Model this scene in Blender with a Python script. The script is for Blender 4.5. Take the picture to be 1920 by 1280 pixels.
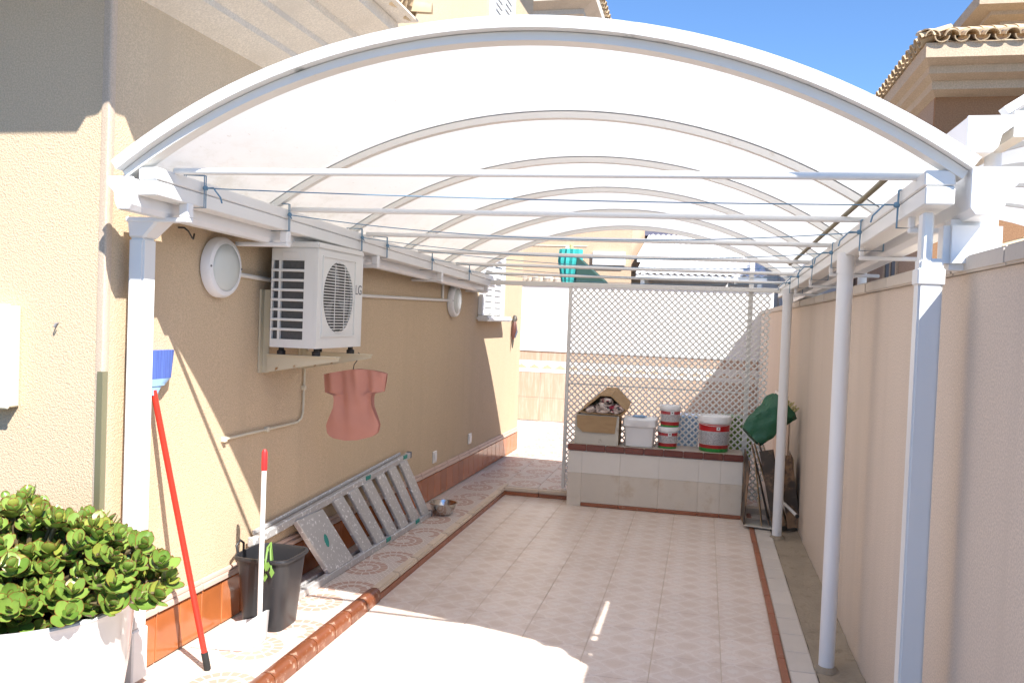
import bpy, bmesh, math, random
from mathutils import Vector, Matrix
random.seed(7)
for o in list(bpy.data.objects): bpy.data.objects.remove(o)
S = bpy.context.scene
COL = S.collection
R = math.radians

# ------------------------------------------------------------------ camera
cam = bpy.data.cameras.new('camera'); co = bpy.data.objects.new('camera', cam); COL.objects.link(co)
cx = Vector((0.97459806, 0.220638, 0.03843822)); cd = Vector((0.04339826, -0.01767542, -0.99890148)); cf = Vector((-0.21971622, 0.9751956, -0.02680174))
co.matrix_world = Matrix((( cx.x, -cd.x, -cf.x, 0), (cx.y, -cd.y, -cf.y, 0), (cx.z, -cd.z, -cf.z, 1.6), (0, 0, 0, 1)))
cam.sensor_width = 36; cam.lens = 30.0; cam.clip_start = .05; cam.clip_end = 3000
S.camera = co
# ------------------------------------------------------------------ sky and sun
SUN = Vector((-.297, .305, -.445)).normalized()          # direction the light travels
w = bpy.data.worlds.new('World'); S.world = w; w.use_nodes = True
nt = w.node_tree; nt.nodes.clear()
sky = nt.nodes.new('ShaderNodeTexSky'); sky.sky_type = 'NISHITA'; sky.sun_disc = False
sky.sun_elevation = math.asin(-SUN.z); sky.sun_rotation = math.atan2(-SUN.x, -SUN.y)
sky.air_density = 1.0; sky.dust_density = .1; sky.ozone_density = 9.5
bg = nt.nodes.new('ShaderNodeBackground'); bg.inputs[1].default_value = .062
wo = nt.nodes.new('ShaderNodeOutputWorld')
nt.links.new(sky.outputs[0], bg.inputs[0]); nt.links.new(bg.outputs[0], wo.inputs[0])
sl = bpy.data.lights.new('sun', 'SUN'); sl.energy = 2.85; sl.angle = R(.5); sl.color = (1, .965, .915)
so = bpy.data.objects.new('sun', sl); COL.objects.link(so)
so.rotation_euler = SUN.to_track_quat('-Z', 'Y').to_euler(); so.location = (4, -4, 9)
S.view_settings.view_transform = 'Standard'; S.view_settings.look = 'None'
S.view_settings.exposure = 1.9; S.view_settings.gamma = 1

# ------------------------------------------------------------------ materials
def node(t, typ, **k):
    n = t.nodes.new(typ)
    for a, v in k.items(): setattr(n, a, v)
    return n
def new_mat(name):
    m = bpy.data.materials.new(name); m.use_nodes = True; t = m.node_tree
    return m, t, t.nodes['Principled BSDF']
def mul(c, f): return (min(c[0]*f, 1), min(c[1]*f, 1), min(c[2]*f, 1), 1)
def mth(t, op, a, b=None, c=None):
    n = node(t, 'ShaderNodeMath', operation=op)
    for i, v in enumerate((a, b, c)):
        if v is None: continue
        if isinstance(v, (int, float)): n.inputs[i].default_value = v
        else: t.links.new(v, n.inputs[i])
    return n.outputs[0]
def mixc(t, fac, a, b, blend='MIX'):
    n = node(t, 'ShaderNodeMix', data_type='RGBA', blend_type=blend)
    for i, v in ((0, fac), (6, a), (7, b)):
        if isinstance(v, (int, float)): n.inputs[i].default_value = v
        elif isinstance(v, tuple): n.inputs[i].default_value = v if len(v) == 4 else (*v, 1)
        else: t.links.new(v, n.inputs[i])
    return n.outputs[2]
def ramp(t, fac, a, b):
    n = node(t, 'ShaderNodeMapRange', interpolation_type='SMOOTHSTEP'); n.inputs[1].default_value = a; n.inputs[2].default_value = b
    t.links.new(fac, n.inputs[0]); return n.outputs[0]
def noise(t, vec, scale, detail=4, rough=.55):
    n = node(t, 'ShaderNodeTexNoise'); n.inputs['Scale'].default_value = scale; n.inputs['Detail'].default_value = detail; n.inputs['Roughness'].default_value = rough
    t.links.new(vec, n.inputs['Vector']); return n.outputs['Fac']
def coords(t, k='Object'): return node(t, 'ShaderNodeTexCoord').outputs[k]
def bump(t, h, strength, dist, bsdf):
    n = node(t, 'ShaderNodeBump'); n.inputs['Strength'].default_value = strength; n.inputs['Distance'].default_value = dist
    t.links.new(h, n.inputs['Height']); t.links.new(n.outputs[0], bsdf.inputs['Normal'])
def stretch(t, vec, s):
    n = node(t, 'ShaderNodeMapping'); n.inputs['Scale'].default_value = s; t.links.new(vec, n.inputs[0]); return n.outputs[0]
def M(name, col, rough=.5, metal=0, var=.08, scale=3., bmp=0, bscale=120., rand=0, spec=.5, dirt=None, dscale=8., dthr=(.6, .75)):
    m, t, b = new_mat(name); v = coords(t)
    f = noise(t, v, scale)
    c = mixc(t, f, mul(col, 1-var), mul(col, 1+var))
    if rand:
        oi = node(t, 'ShaderNodeObjectInfo').outputs['Random']
        hv = node(t, 'ShaderNodeHueSaturation'); t.links.new(c, hv.inputs['Color'])
        t.links.new(mth(t, 'MULTIPLY_ADD', oi, 2*rand, 1-rand), hv.inputs['Value']); c = hv.outputs[0]
    if dirt:
        d = ramp(t, noise(t, v, dscale, 6, .65), *dthr); c = mixc(t, d, c, (*dirt, 1))
    t.links.new(c, b.inputs['Base Color'])
    b.inputs['Roughness'].default_value = rough; b.inputs['Metallic'].default_value = metal; b.inputs['Specular IOR Level'].default_value = spec
    if bmp: bump(t, noise(t, v, bscale, 3), bmp, .01, b)
    return m

def stucco(name, col, grain=160, strength=.42, streak=.12):
    m, t, b = new_mat(name); v = coords(t)
    big = noise(t, v, .9, 5); st = noise(t, stretch(t, v, (3, 3, .22)), 1.6, 5); fine = noise(t, v, grain, 3, .7)
    c = mixc(t, big, mul(col, .92), mul(col, 1.07))
    c = mixc(t, ramp(t, st, .45, .8), c, mul(col, 1-streak))
    c = mixc(t, ramp(t, fine, .62, .4), c, mul(col, .80))
    t.links.new(c, b.inputs['Base Color']); b.inputs['Roughness'].default_value = .95; b.inputs['Specular IOR Level'].default_value = .15
    vo = node(t, 'ShaderNodeTexVoronoi'); vo.inputs['Scale'].default_value = grain*.8; t.links.new(v, vo.inputs['Vector'])
    bump(t, mth(t, 'ADD', fine, mth(t, 'MULTIPLY', vo.outputs[0], .6)), strength, .008, b)
    return m

def floor_tile_mat():
    m, t, b = new_mat('printed floor tile'); v = coords(t)
    sp = node(t, 'ShaderNodeSeparateXYZ'); t.links.new(v, sp.inputs[0])
    cb = node(t, 'ShaderNodeVectorMath', operation='MULTIPLY_ADD'); cb.inputs[0].default_value = (37, 53, 71); t.links.new(node(t, 'ShaderNodeObjectInfo').outputs['Random'], cb.inputs[1]); t.links.new(v, cb.inputs[2])
    nz = noise(t, cb.outputs[0], 14, 3); stain = noise(t, cb.outputs[0], 5, 5, .6)
    k = 2*math.pi/.1625
    wob = mth(t, 'MULTIPLY_ADD', nz, 2.2, -1.1)
    a = mth(t, 'COSINE', mth(t, 'MULTIPLY_ADD', sp.outputs[0], k, wob)); c_ = mth(t, 'COSINE', mth(t, 'MULTIPLY_ADD', sp.outputs[1], k, wob))
    ab = mth(t, 'MULTIPLY', mth(t, 'ADD', a, c_), .5)
    blob = ramp(t, ab, .15, .75)
    web = ramp(t, mth(t, 'ABSOLUTE', mth(t, 'SUBTRACT', ab, .02)), .16, .03)
    ros = ramp(t, ab, -.55, -.95)
    oi = node(t, 'ShaderNodeObjectInfo').outputs['Random']
    base = mixc(t, oi, (.67, .555, .475, 1), (.73, .615, .535, 1)); base = mixc(t, mth(t, 'MULTIPLY', ramp(t, stain, .5, .75), .45), base, (.57, .455, .37, 1))
    c = mixc(t, mth(t, 'MULTIPLY', blob, .42), base, (.60, .46, .36, 1))
    c = mixc(t, mth(t, 'MULTIPLY', web, .4), c, (.82, .74, .67, 1))
    c = mixc(t, mth(t, 'MULTIPLY', ros, .5), c, (.77, .70, .64, 1))
    c = mixc(t, ramp(t, noise(t, coords(t), 60, 4), .55, .8), c, (.52, .43, .36, 1))
    t.links.new(c, b.inputs['Base Color']); b.inputs['Roughness'].default_value = .42; b.inputs['Specular IOR Level'].default_value = .35
    return m

def mosaic_mat(name, ring):
    m, t, b = new_mat(name); v = coords(t)
    sp = node(t, 'ShaderNodeSeparateXYZ'); t.links.new(v, sp.inputs[0]); x, y = sp.outputs[0], sp.outputs[1]
    br = node(t, 'ShaderNodeTexBrick'); t.links.new(v, br.inputs['Vector'])
    br.inputs['Color1'].default_value = (.58, .48, .42, 1); br.inputs['Color2'].default_value = (.52, .43, .37, 1); br.inputs['Mortar'].default_value = (.70, .62, .56, 1)
    br.inputs['Scale'].default_value = 1; br.inputs['Brick Width'].default_value = .034; br.inputs['Row Height'].default_value = .022; br.inputs['Mortar Size'].default_value = .0032
    c = br.outputs['Color']
    if ring:
        x0 = mth(t, 'ADD', x, .02) if ring == 1 else mth(t, 'ADD', x, -.06)
        y0 = mth(t, 'ADD', y, 0) if ring == 1 else mth(t, 'ADD', y, .1)
        r = mth(t, 'SQRT', mth(t, 'ADD', mth(t, 'MULTIPLY', x0, x0), mth(t, 'MULTIPLY', mth(t, 'MULTIPLY', y0, y0), .85)))
        ang = mth(t, 'ARCTAN2', y0, x0)
        rs = mth(t, 'ADD', r, mth(t, 'MULTIPLY', ang, .007))
        def band(lo, hi, n):
            inn = mth(t, 'MULTIPLY', mth(t, 'GREATER_THAN', rs, lo), mth(t, 'LESS_THAN', rs, hi))
            seg = mth(t, 'GREATER_THAN', mth(t, 'FRACT', mth(t, 'MULTIPLY', ang, n/(2*math.pi))), .13)
            return inn, mth(t, 'MULTIPLY', inn, seg)
        for lo, hi, n in (((.088, .132, 18), (.044, .078, 10)) if ring == 1 else ((.12, .16, 22), (.06, .1, 12))):
            i, s = band(lo-.006, hi+.006, n); c = mixc(t, i, c, (.68, .60, .54, 1))
            i, s = band(lo, hi, n); c = mixc(t, s, c, (.47, .30, .235, 1))
    c = mixc(t, ramp(t, noise(t, v, 25, 5), .55, .8), c, (.50, .40, .33, 1))
    t.links.new(c, b.inputs['Base Color']); b.inputs['Roughness'].default_value = .5; b.inputs['Specular IOR Level'].default_value = .3
    return m

def sheet_mat():
    m = bpy.data.materials.new('milky roof sheet'); m.use_nodes = True; t = m.node_tree; t.nodes.clear()
    v = coords(t)
    d = node(t, 'ShaderNodeBsdfDiffuse'); tr = node(t, 'ShaderNodeBsdfTranslucent'); g = node(t, 'ShaderNodeBsdfGlossy'); g.inputs['Roughness'].default_value = .25
    c = mixc(t, noise(t, stretch(t, v, (1, 4, 1)), 1.2, 5), (.80, .80, .805, 1), (.86, .86, .86, 1))
    c = mixc(t, mth(t, 'MULTIPLY', ramp(t, noise(t, stretch(t, v, (1, .35, 1)), 40, 5, .7), .64, .74), .55), c, (.45, .41, .33, 1))
    sx_ = node(t, 'ShaderNodeSeparateXYZ'); t.links.new(v, sx_.inputs[0])
    edge = ramp(t, mth(t, 'ABSOLUTE', sx_.outputs[0]), .95, 1.45)
    c = mixc(t, mth(t, 'MULTIPLY', mth(t, 'MULTIPLY', edge, ramp(t, noise(t, stretch(t, v, (1, .5, 1)), 11, 6, .7), .45, .7)), .45), c, (.55, .51, .43, 1))
    for n in (d, tr): t.links.new(c, n.inputs[0])
    mx = node(t, 'ShaderNodeMixShader'); mx.inputs[0].default_value = .44; t.links.new(d.outputs[0], mx.inputs[1]); t.links.new(tr.outputs[0], mx.inputs[2])
    m2 = node(t, 'ShaderNodeMixShader'); m2.inputs[0].default_value = .03; t.links.new(mx.outputs[0], m2.inputs[1]); t.links.new(g.outputs[0], m2.inputs[2])
    o = node(t, 'ShaderNodeOutputMaterial'); t.links.new(m2.outputs[0], o.inputs[0]); return m

def specks_mat(name, col, spot, rough=.4, metal=0., scale=60, thr=(.66, .7)):
    m, t, b = new_mat(name); v = coords(t)
    f = ramp(t, noise(t, v, scale, 5, .65), *thr)
    c = mixc(t, noise(t, v, 5), mul(col, .85), mul(col, 1.12)); c = mixc(t, f, c, (*spot, 1)); t.links.new(c, b.inputs['Base Color'])
    t.links.new(mth(t, 'MULTIPLY_ADD', f, .4, rough), b.inputs['Roughness'])
    t.links.new(mth(t, 'MULTIPLY_ADD', f, -metal, metal), b.inputs['Metallic']); return m

def band_mat(name, bands, rough=.35, axis=2, label=None):
    """printed label: bands along z, [(z_upper, colour)]"""
    m, t, b = new_mat(name); v = coords(t); sp = node(t, 'ShaderNodeSeparateXYZ'); t.links.new(v, sp.inputs[0])
    c = (*bands[-1][1], 1)
    for z, colr in reversed(bands[:-1]): c = mixc(t, mth(t, 'LESS_THAN', sp.outputs[axis], z), c, (*colr, 1))
    if label:
        z0, z1, colr = label
        tx = ramp(t, noise(t, stretch(t, v, (30, 30, 120)), 3, 2), .5, .56)
        inn = mth(t, 'MULTIPLY', mth(t, 'GREATER_THAN', sp.outputs[2], z0), mth(t, 'LESS_THAN', sp.outputs[2], z1))
        c = mixc(t, mth(t, 'MULTIPLY', mth(t, 'MULTIPLY', tx, inn), .7), c, (*colr, 1))
    t.links.new(c, b.inputs['Base Color']); b.inputs['Roughness'].default_value = rough; return m

def grain_mat(name, col, dark, sc=(40, 40, 3), rough=.5):
    m, t, b = new_mat(name); v = coords(t)
    f = noise(t, stretch(t, v, sc), 1.0, 5, .6)
    c = mixc(t, ramp(t, f, .4, .7), (*col, 1), (*dark, 1)); t.links.new(c, b.inputs['Base Color']); b.inputs['Roughness'].default_value = rough; return m

def leaf_mat():
    m, t, b = new_mat('jade leaf'); v = coords(t, 'UV'); sp = node(t, 'ShaderNodeSeparateXYZ'); t.links.new(v, sp.inputs[0])
    oi = node(t, 'ShaderNodeNewGeometry').outputs['Random Per Island']
    o2 = node(t, 'ShaderNodeObjectInfo').outputs['Random']
    r = mth(t, 'FRACT', mth(t, 'ADD', oi, o2))
    c = mixc(t, r, (.11, .20, .03, 1), (.22, .32, .06, 1))
    c = mixc(t, ramp(t, mth(t, 'FRACT', mth(t, 'MULTIPLY', r, 7.3)), .86, .9), c, (.26, .29, .05, 1))
    c = mixc(t, ramp(t, sp.outputs[0], .80, .97), c, (.20, .07, .025, 1))
    t.links.new(c, b.inputs['Base Color']); b.inputs['Roughness'].default_value = .32; b.inputs['Subsurface Weight'].default_value = .0
    b.inputs['Specular IOR Level'].default_value = .5
    return m

MT = dict(
 wall=stucco('house render', (.68, .525, .355), streak=.14), bead=stucco('corner bead', (.62, .49, .37), 200, .2, .05), wall2=stucco('boundary render', (.74, .62, .515), 150, .18, .16), wallfar=stucco('far render', (.64, .47, .33), 60, .2),
 nbwall=stucco('neighbour render', (.36, .20, .11), 60, .3), nbpale=stucco('pale cornice', (.60, .47, .34), 60, .3, .2), nbside=stucco('neighbour side render', (.45, .33, .25), 60, .3),
 cornice=stucco('cornice render', (.74, .65, .54), 110, .3, .22), cream=M('cream paint', (.66, .60, .46), .5, var=.05),
 white=M('white lacquered aluminium', (.76, .76, .74), .35, var=.03, scale=4), whited=M('white lacquer with grime', (.76, .76, .74), .4, var=.05, scale=6, dirt=(.16, .18, .16), dscale=4, dthr=(.60, .74)),
 archm=M('arch tube', (.80, .785, .74), .35, var=.04, dirt=(.6, .52, .42), dscale=14, dthr=(.62, .85)),
 pvc=M('white plastic', (.80, .80, .80), .3, var=.03, dirt=(.70, .68, .64), dscale=5, dthr=(.6, .85)), pot=M('glossy white pot', (.66, .66, .655), .16, var=.02),
 ftile=floor_tile_mat(), mring=mosaic_mat('mosaic ring tile', 1), mtail=mosaic_mat('mosaic arc tile', 2), mplain=mosaic_mat('mosaic plain tile', 0),
 grout=M('grout', (.58, .48, .39), .9, var=.15, scale=20), terra=M('terracotta glazed tile', (.42, .13, .04), .14, var=.25, scale=9, rand=.14, spec=.6),
 terrad=M('dark red tile', (.16, .035, .018), .25, var=.2, rand=.12), brownstrip=M('brown edging tile', (.30, .10, .045), .4, var=.2, scale=20, rand=.1, dirt=(.42, .28, .2), dscale=30),
 nosem=M('worn glazed bullnose', (.17, .052, .02), .3, var=.3, scale=14, rand=.15, dirt=(.50, .36, .27), dscale=22, dthr=(.56, .72)), nose=M('worn tan edging', (.64, .52, .40), .55, var=.15, scale=12, rand=.08, dirt=(.36, .22, .13), dscale=25), captile=M('pink cap tile', (.62, .46, .38), .4, var=.1, rand=.05),
 wtile=M('white edging tile', (.60, .54, .48), .5, var=.08, scale=10, rand=.06, dirt=(.42, .36, .3), dscale=18), conc=M('rough concrete', (.32, .26, .19), .95, var=.3, scale=6, bmp=.6, bscale=60, dirt=(.20, .16, .11), dscale=12, dthr=(.5, .75)),
 coping=M('coping stone', (.60, .535, .46), .8, var=.1, scale=5, rand=.08, bmp=.2, bscale=60, dirt=(.38, .32, .26), dscale=9),
 benchtile=M('marbled cream tile', (.66, .58, .48), .3, var=.10, scale=5, rand=.06, dirt=(.52, .40, .28), dscale=6, dthr=(.52, .8)), benchpale=M('pale marbled tile', (.74, .69, .62), .3, var=.06, scale=5, rand=.03), benchtop=M('bench top', (.46, .38, .30), .5, var=.15, scale=14),
 sheet=sheet_mat(), rope=M('blue cord', (.13, .25, .37), .8, var=.2, scale=60), acw=M('air conditioner paint', (.72, .71, .67), .35, var=.03), dark=M('dark metal', (.035, .033, .032), .5, var=.2), fin=M('condenser fins', (.10, .095, .09), .6, var=.3, scale=90),
 rubber=M('black rubber', (.02, .02, .02), .7), grey=M('grey print', (.16, .16, .17), .5), glass=M('frosted lamp glass', (.60, .63, .60), .2, var=.02), cond=M('white conduit', (.74, .72, .68), .4, var=.04),
 rust=M('painted bracket', (.60, .53, .38), .5, var=.1, dirt=(.32, .15, .04), dscale=16, dthr=(.62, .72)), olive=M('olive metal guard', (.27, .25, .15), .35, metal=.5, var=.06),
 red=M('red lacquer', (.62, .035, .02), .3, var=.06), redp=M('red plastic', (.60, .03, .03), .35), bluebr=grain_mat('blue bristles', (.10, .17, .50), (.05, .08, .30), (260, 260, 4), .7), bluep=M('pale blue plastic', (.30, .47, .68), .35),
 blackp=specks_mat('black bucket plastic', (.022, .022, .025), (.22, .21, .2), .35, 0, 45, (.70, .76)), alu=specks_mat('paint-spattered aluminium', (.50, .495, .485), (.86, .85, .83), .35, .35, 45, (.58, .63)), steel=M('polished steel', (.62, .60, .57), .18, metal=1, var=.1), teal=M('teal plastic', (.01, .23, .19), .5),
 soil=M('soil', (.04, .03, .02), 1, bmp=.6), leaf=leaf_mat(), stem=M('jade stem', (.13, .10, .05), .7), sprig=M('light green sprig', (.14, .25, .05), .5),
 shirt=None, card=grain_mat('cardboard', (.42, .28, .15), (.36, .23, .12), (8, 8, 30), .9), cardw=M('white printed cardboard', (.60, .56, .48), .7, var=.06, dirt=(.40, .35, .28), dscale=20, dthr=(.62, .72)), cardd=M('dark printed cardboard', (.06, .045, .035), .6, var=.4, scale=10, dirt=(.30, .18, .10), dscale=5, dthr=(.45, .6)),
 greenbag=M('dark green nylon', (.016, .105, .05), .45, var=.3, scale=9, bmp=.35, bscale=14), yellow=M('straw fringe', (.55, .48, .22), .8, var=.2, scale=60),
 garage=M('white wall paint', (.80, .80, .79), .6, var=.03), dado=grain_mat('brown wood-grain wall tile', (.47, .33, .24), (.57, .43, .34), (40, 40, 4), .5), frieze=M('white frieze tile', (.72, .70, .66), .4, rand=.08),
 rtile=M('clay roof tile', (.56, .42, .26), .85, var=.3, scale=9, rand=.22, dirt=(.25, .19, .14), dscale=14, dthr=(.55, .7)), woodd=M('dark soffit edge', (.22, .13, .07), .8), ornr=M('ornament red', (.11, .04, .03), .5), ornb=M('ornament blue', (.10, .13, .18), .4), ornw=M('ornament dark', (.07, .06, .05), .5),
 scoopm=M('dustpan plastic', (.52, .52, .52), .4, var=.04), lattice=M('lattice plastic', (.78, .77, .73), .45, var=.04, dirt=(.6, .55, .47), dscale=9, dthr=(.62, .85)), grn=M('dark green fabric', (.02, .06, .05), .8), turq=M('turquoise fabric', (.03, .36, .34), .7, var=.2), corr=M('white corrugated sheet', (.78, .79, .80), .4), stone=M('rubble stone', (.50, .42, .34), .9, var=.3, scale=12, rand=.2, bmp=.6, bscale=20), slate=M('dark roof edge', (.12, .13, .20), .7), pole=M('olive pole', (.17, .14, .07), .5), ground=M('street asphalt', (.06, .058, .055), .9, var=.2, scale=.6, bmp=.3, bscale=20), glassw=M('window glass', (.05, .06, .07), .08, var=.3), pinkf=None)
def fabric(name, cols, sc, rough=.8):
    m, t, b = new_mat(name); v = coords(t)
    c = (*cols[0], 1)
    for i, k in enumerate(cols[1:]): c = mixc(t, ramp(t, noise(t, v, sc*(1+.4*i), 2), .5-.03*i, .56), c, (*k, 1))
    t.links.new(c, b.inputs['Base Color']); b.inputs['Roughness'].default_value = rough; return m
MT['cloth'] = fabric('patterned clothes', [(.55, .44, .38), (.32, .03, .06), (.02, .02, .03), (.66, .56, .5)], 12)
MT['shirt'] = M('salmon pink fabric', (.54, .245, .18), .85, var=.12, scale=7, bmp=.15, bscale=300)
MT['red_pail'] = band_mat('paint pail print', [(.015, (.03, .30, .06)), (.045, (.42, .03, .03)), (.108, (.60, .58, .58)), (.136, (.55, .015, .02)), (9, (.76, .75, .73))], label=(.05, .14, (.18, .18, .2)))
MT['big_pail'] = band_mat('large pail print', [(.03, (.03, .30, .06)), (.06, (.42, .03, .03)), (.175, (.55, .55, .57)), (.235, (.52, .015, .02)), (9, (.78, .77, .75))], label=(.065, .17, (.16, .16, .18)))

# ------------------------------------------------------------------ geometry helpers
class G:
    def __init__(s): s.v = []; s.f = []; s.uv = None
    def add(s, vs, fs):
        o = len(s.v); s.v += [tuple(p) for p in vs]; s.f += [tuple(i+o for i in f) for f in fs]; return s
    def box(s, a, b):
        x0, y0, z0 = a; x1, y1, z1 = b
        return s.add([(x0,y0,z0),(x1,y0,z0),(x1,y1,z0),(x0,y1,z0),(x0,y0,z1),(x1,y0,z1),(x1,y1,z1),(x0,y1,z1)],
                     [(0,3,2,1),(4,5,6,7),(0,1,5,4),(1,2,6,5),(2,3,7,6),(3,0,4,7)])
    def hexa(s, p):   # 8 points: bottom 4 then top 4 (ccw)
        return s.add(p, [(0,3,2,1),(4,5,6,7),(0,1,5,4),(1,2,6,5),(2,3,7,6),(3,0,4,7)])
    def tube(s, path, r, n=8, caps=True, r2=None):
        path = [Vector(p) for p in path]; rings = []; up = None
        for i, p in enumerate(path):
            d = (path[min(i+1, len(path)-1)] - path[max(i-1, 0)]).normalized()
            if up is None: up = Vector((0,0,1)) if abs(d.z) < .9 else Vector((1,0,0))
            a = d.cross(up).normalized(); up = a.cross(d).normalized()
            rr = r if r2 is None else r + (r2-r)*i/(len(path)-1)
            if isinstance(r, (list, tuple)): rr = r[i]
            rings.append([p + (a*math.cos(2*math.pi*k/n) + up*math.sin(2*math.pi*k/n))*rr for k in range(n)])
        vs = [q for g in rings for q in g]; fs = []
        for i in range(len(rings)-1):
            for k in range(n): fs.append((i*n+k, i*n+(k+1)%n, (i+1)*n+(k+1)%n, (i+1)*n+k))
        if caps: fs += [tuple(range(n))[::-1], tuple((len(rings)-1)*n+k for k in range(n))]
        return s.add(vs, fs)
    def lathe(s, prof, n=32, c=(0,0,0), sq=0, caps=True):
        vs = []; fs = []
        for r, z in prof:
            for k in range(n):
                a = 2*math.pi*k/n; ca, sa = math.cos(a), math.sin(a)
                q = 1 if not sq else 1/((abs(ca)**sq + abs(sa)**sq)**(1/sq))
                vs.append((c[0]+r*q*ca, c[1]+r*q*sa, c[2]+z))
        for i in range(len(prof)-1):
            for k in range(n): fs.append((i*n+k, i*n+(k+1)%n, (i+1)*n+(k+1)%n, (i+1)*n+k))
        if caps: fs += [tuple(range(n))[::-1], tuple((len(prof)-1)*n+k for k in range(n))]
        return s.add(vs, fs)
    def extr(s, prof, fn0, fn1):   # profile of 2D points; fn maps (a,b)->3D at both ends
        n = len(prof)
        return s.add([fn0(*p) for p in prof] + [fn1(*p) for p in prof], [tuple(range(n))[::-1], tuple(range(n, 2*n))] + [(i, (i+1) % n, n+(i+1) % n, n+i) for i in range(n)])
    def mesh(s, name, shift=(0,0,0), smooth=False, bevel=0, seg=1):
        me = bpy.data.meshes.new(name); sh = Vector(shift)
        me.from_pydata([Vector(p)-sh for p in s.v], [], s.f)
        bm = bmesh.new(); bm.from_mesh(me)
        bmesh.ops.recalc_face_normals(bm, faces=bm.faces)
        if bevel: bmesh.ops.bevel(bm, geom=[e for e in bm.edges if len(e.link_faces) == 2 and e.calc_face_angle(0) > .5], offset=bevel, segments=seg, affect='EDGES', clamp_overlap=True)
        if smooth:
            for f in bm.faces: f.smooth = True
            for e in bm.edges:
                if len(e.link_faces) == 2 and e.calc_face_angle(0) > R(smooth if smooth > 1 else 40): e.smooth = False
        bm.to_mesh(me); bm.free(); return me

def tag(o, label=None, cat=None, group=None, kind=None):
    if label: o['label'] = label
    if cat: o['category'] = cat
    if group: o['group'] = group
    if kind: o['kind'] = kind
    return o
def thing(name, label, cat, loc=(0,0,0), group=None, rz=0):
    o = bpy.data.objects.new(name, None); COL.objects.link(o); o.location = loc; o.rotation_euler = (0,0,rz); o.empty_display_size = .1
    return tag(o, label, cat, group)
def ob(name, g, mat, parent=None, smooth=False, bevel=0, seg=1, local=False, shift=None):
    """link a mesh; geometry given in world coordinates unless local (parents are at identity rotation then)"""
    sh = Vector((0,0,0))
    if parent is not None and not local:
        p = parent
        while p is not None: sh += p.location; p = p.parent
    if shift is not None: sh = sh + Vector(shift)
    me = g.mesh(name, sh, smooth, bevel, seg) if isinstance(g, G) else g
    o = bpy.data.objects.new(name, me); COL.objects.link(o)
    if mat is not None and not me.materials: me.materials.append(MT[mat] if isinstance(mat, str) else mat)
    o.parent = parent
    if shift is not None: o.location = shift
    return o
def piece(name, me, parent, loc, rot=(0,0,0), scale=(1,1,1)):
    """a copy sharing mesh data, loc relative to the parent"""
    o = bpy.data.objects.new(name, me); COL.objects.link(o); o.parent = parent; o.location = loc; o.rotation_euler = rot; o.scale = scale
    return o
def solo(name, g, mat, label, cat, base, smooth=False, bevel=0, seg=1, group=None):
    o = bpy.data.objects.new(name, g.mesh(name, base, smooth, bevel, seg)); COL.objects.link(o); o.location = base
    o.data.materials.append(MT[mat] if isinstance(mat, str) else mat); return tag(o, label, cat, group)
def mesh_of(g, mat, name, **k):
    me = g.mesh(name, (0,0,0), **k); me.materials.append(MT[mat] if isinstance(mat, str) else mat); return me

WS = .0212; TH = -math.atan(WS)
def wx(y): return -2.26 + WS*(y-3.186)          # face of the house side wall
def W(y, out, z): return (wx(y)+out, y, z)
ZW = .06

# ------------------------------------------------------------------ the setting
g = G(); g.box((-400, -400, -.5), (400, 400, -.06)); o = ob('ground', g, 'ground'); tag(o, kind='structure')
# patio floor: grout bed + tiles
g = G(); g.box((-1.735, -.8, -.06), (.415, 7.55, -.0025)); fl = ob('patio_floor', g, 'grout'); tag(fl, kind='structure')
TP = .325; J = .0016
ft = {}
def tmesh(wd, ln, mat, nm='tile', t=.02):
    k = (round(wd, 3), round(ln, 3), mat)
    if k not in ft:
        q = G(); q.box((-wd/2, -ln/2, -t), (wd/2, ln/2, 0)); ft[k] = mesh_of(q, mat, nm, bevel=.002)
    return ft[k]
xs = [-1.807 + TP*i for i in range(7)] + [.41]
ys = [4.49 + .33*k for k in range(-16, 9)] + [7.54]
for i in range(len(xs)-1):
    for j in range(len(ys)-1):
        wd, ln = xs[i+1]-xs[i]-2*J, ys[j+1]-ys[j]-2*J
        if ln < .05: continue
        piece('tile', tmesh(wd, ln, 'ftile'), fl, ((xs[i]+xs[i+1])/2, (ys[j]+ys[j+1])/2, random.uniform(-.0006, .0006)))
# raised walkway along the house and the rear terrace
g = G(); g.extr([(-2.35, -.8), (-1.745, -.8), (-1.745, 7.56), (.77, 7.56), (.77, 12.7), (-5.9, 12.7), (-5.9, 9.9), (-2.35, 9.9)], lambda a, b: (a, b, -.06), lambda a, b: (a, b, ZW-.004))
wk = ob('walkway', g, 'grout'); tag(wk, kind='structure')
j = 0
y = -.61
while y < 12.6:
    for i in range(12):
        x0 = -1.76 - TP + TP*i
        if i == 0 or y >= 7.6:
            if x0 + TP > .77: continue
            mt = 'mring' if (j + i) % 2 == 0 else 'mtail'
            piece('tile', tmesh(TP-2*J, .33-2*J, mt), wk, (x0+TP/2, y+.165, ZW), (0, 0, math.pi if i % 2 else 0))
    cut = -1.76 - TP - (wx(y)+.02) if y < 9.6 else TP
    if cut > .05: piece('tile', tmesh(round(cut, 2)-2*J, .33-2*J, 'mplain'), wk, (-1.76-TP-round(cut, 2)/2, y+.165, ZW))
    y += .33; j += 1
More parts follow.
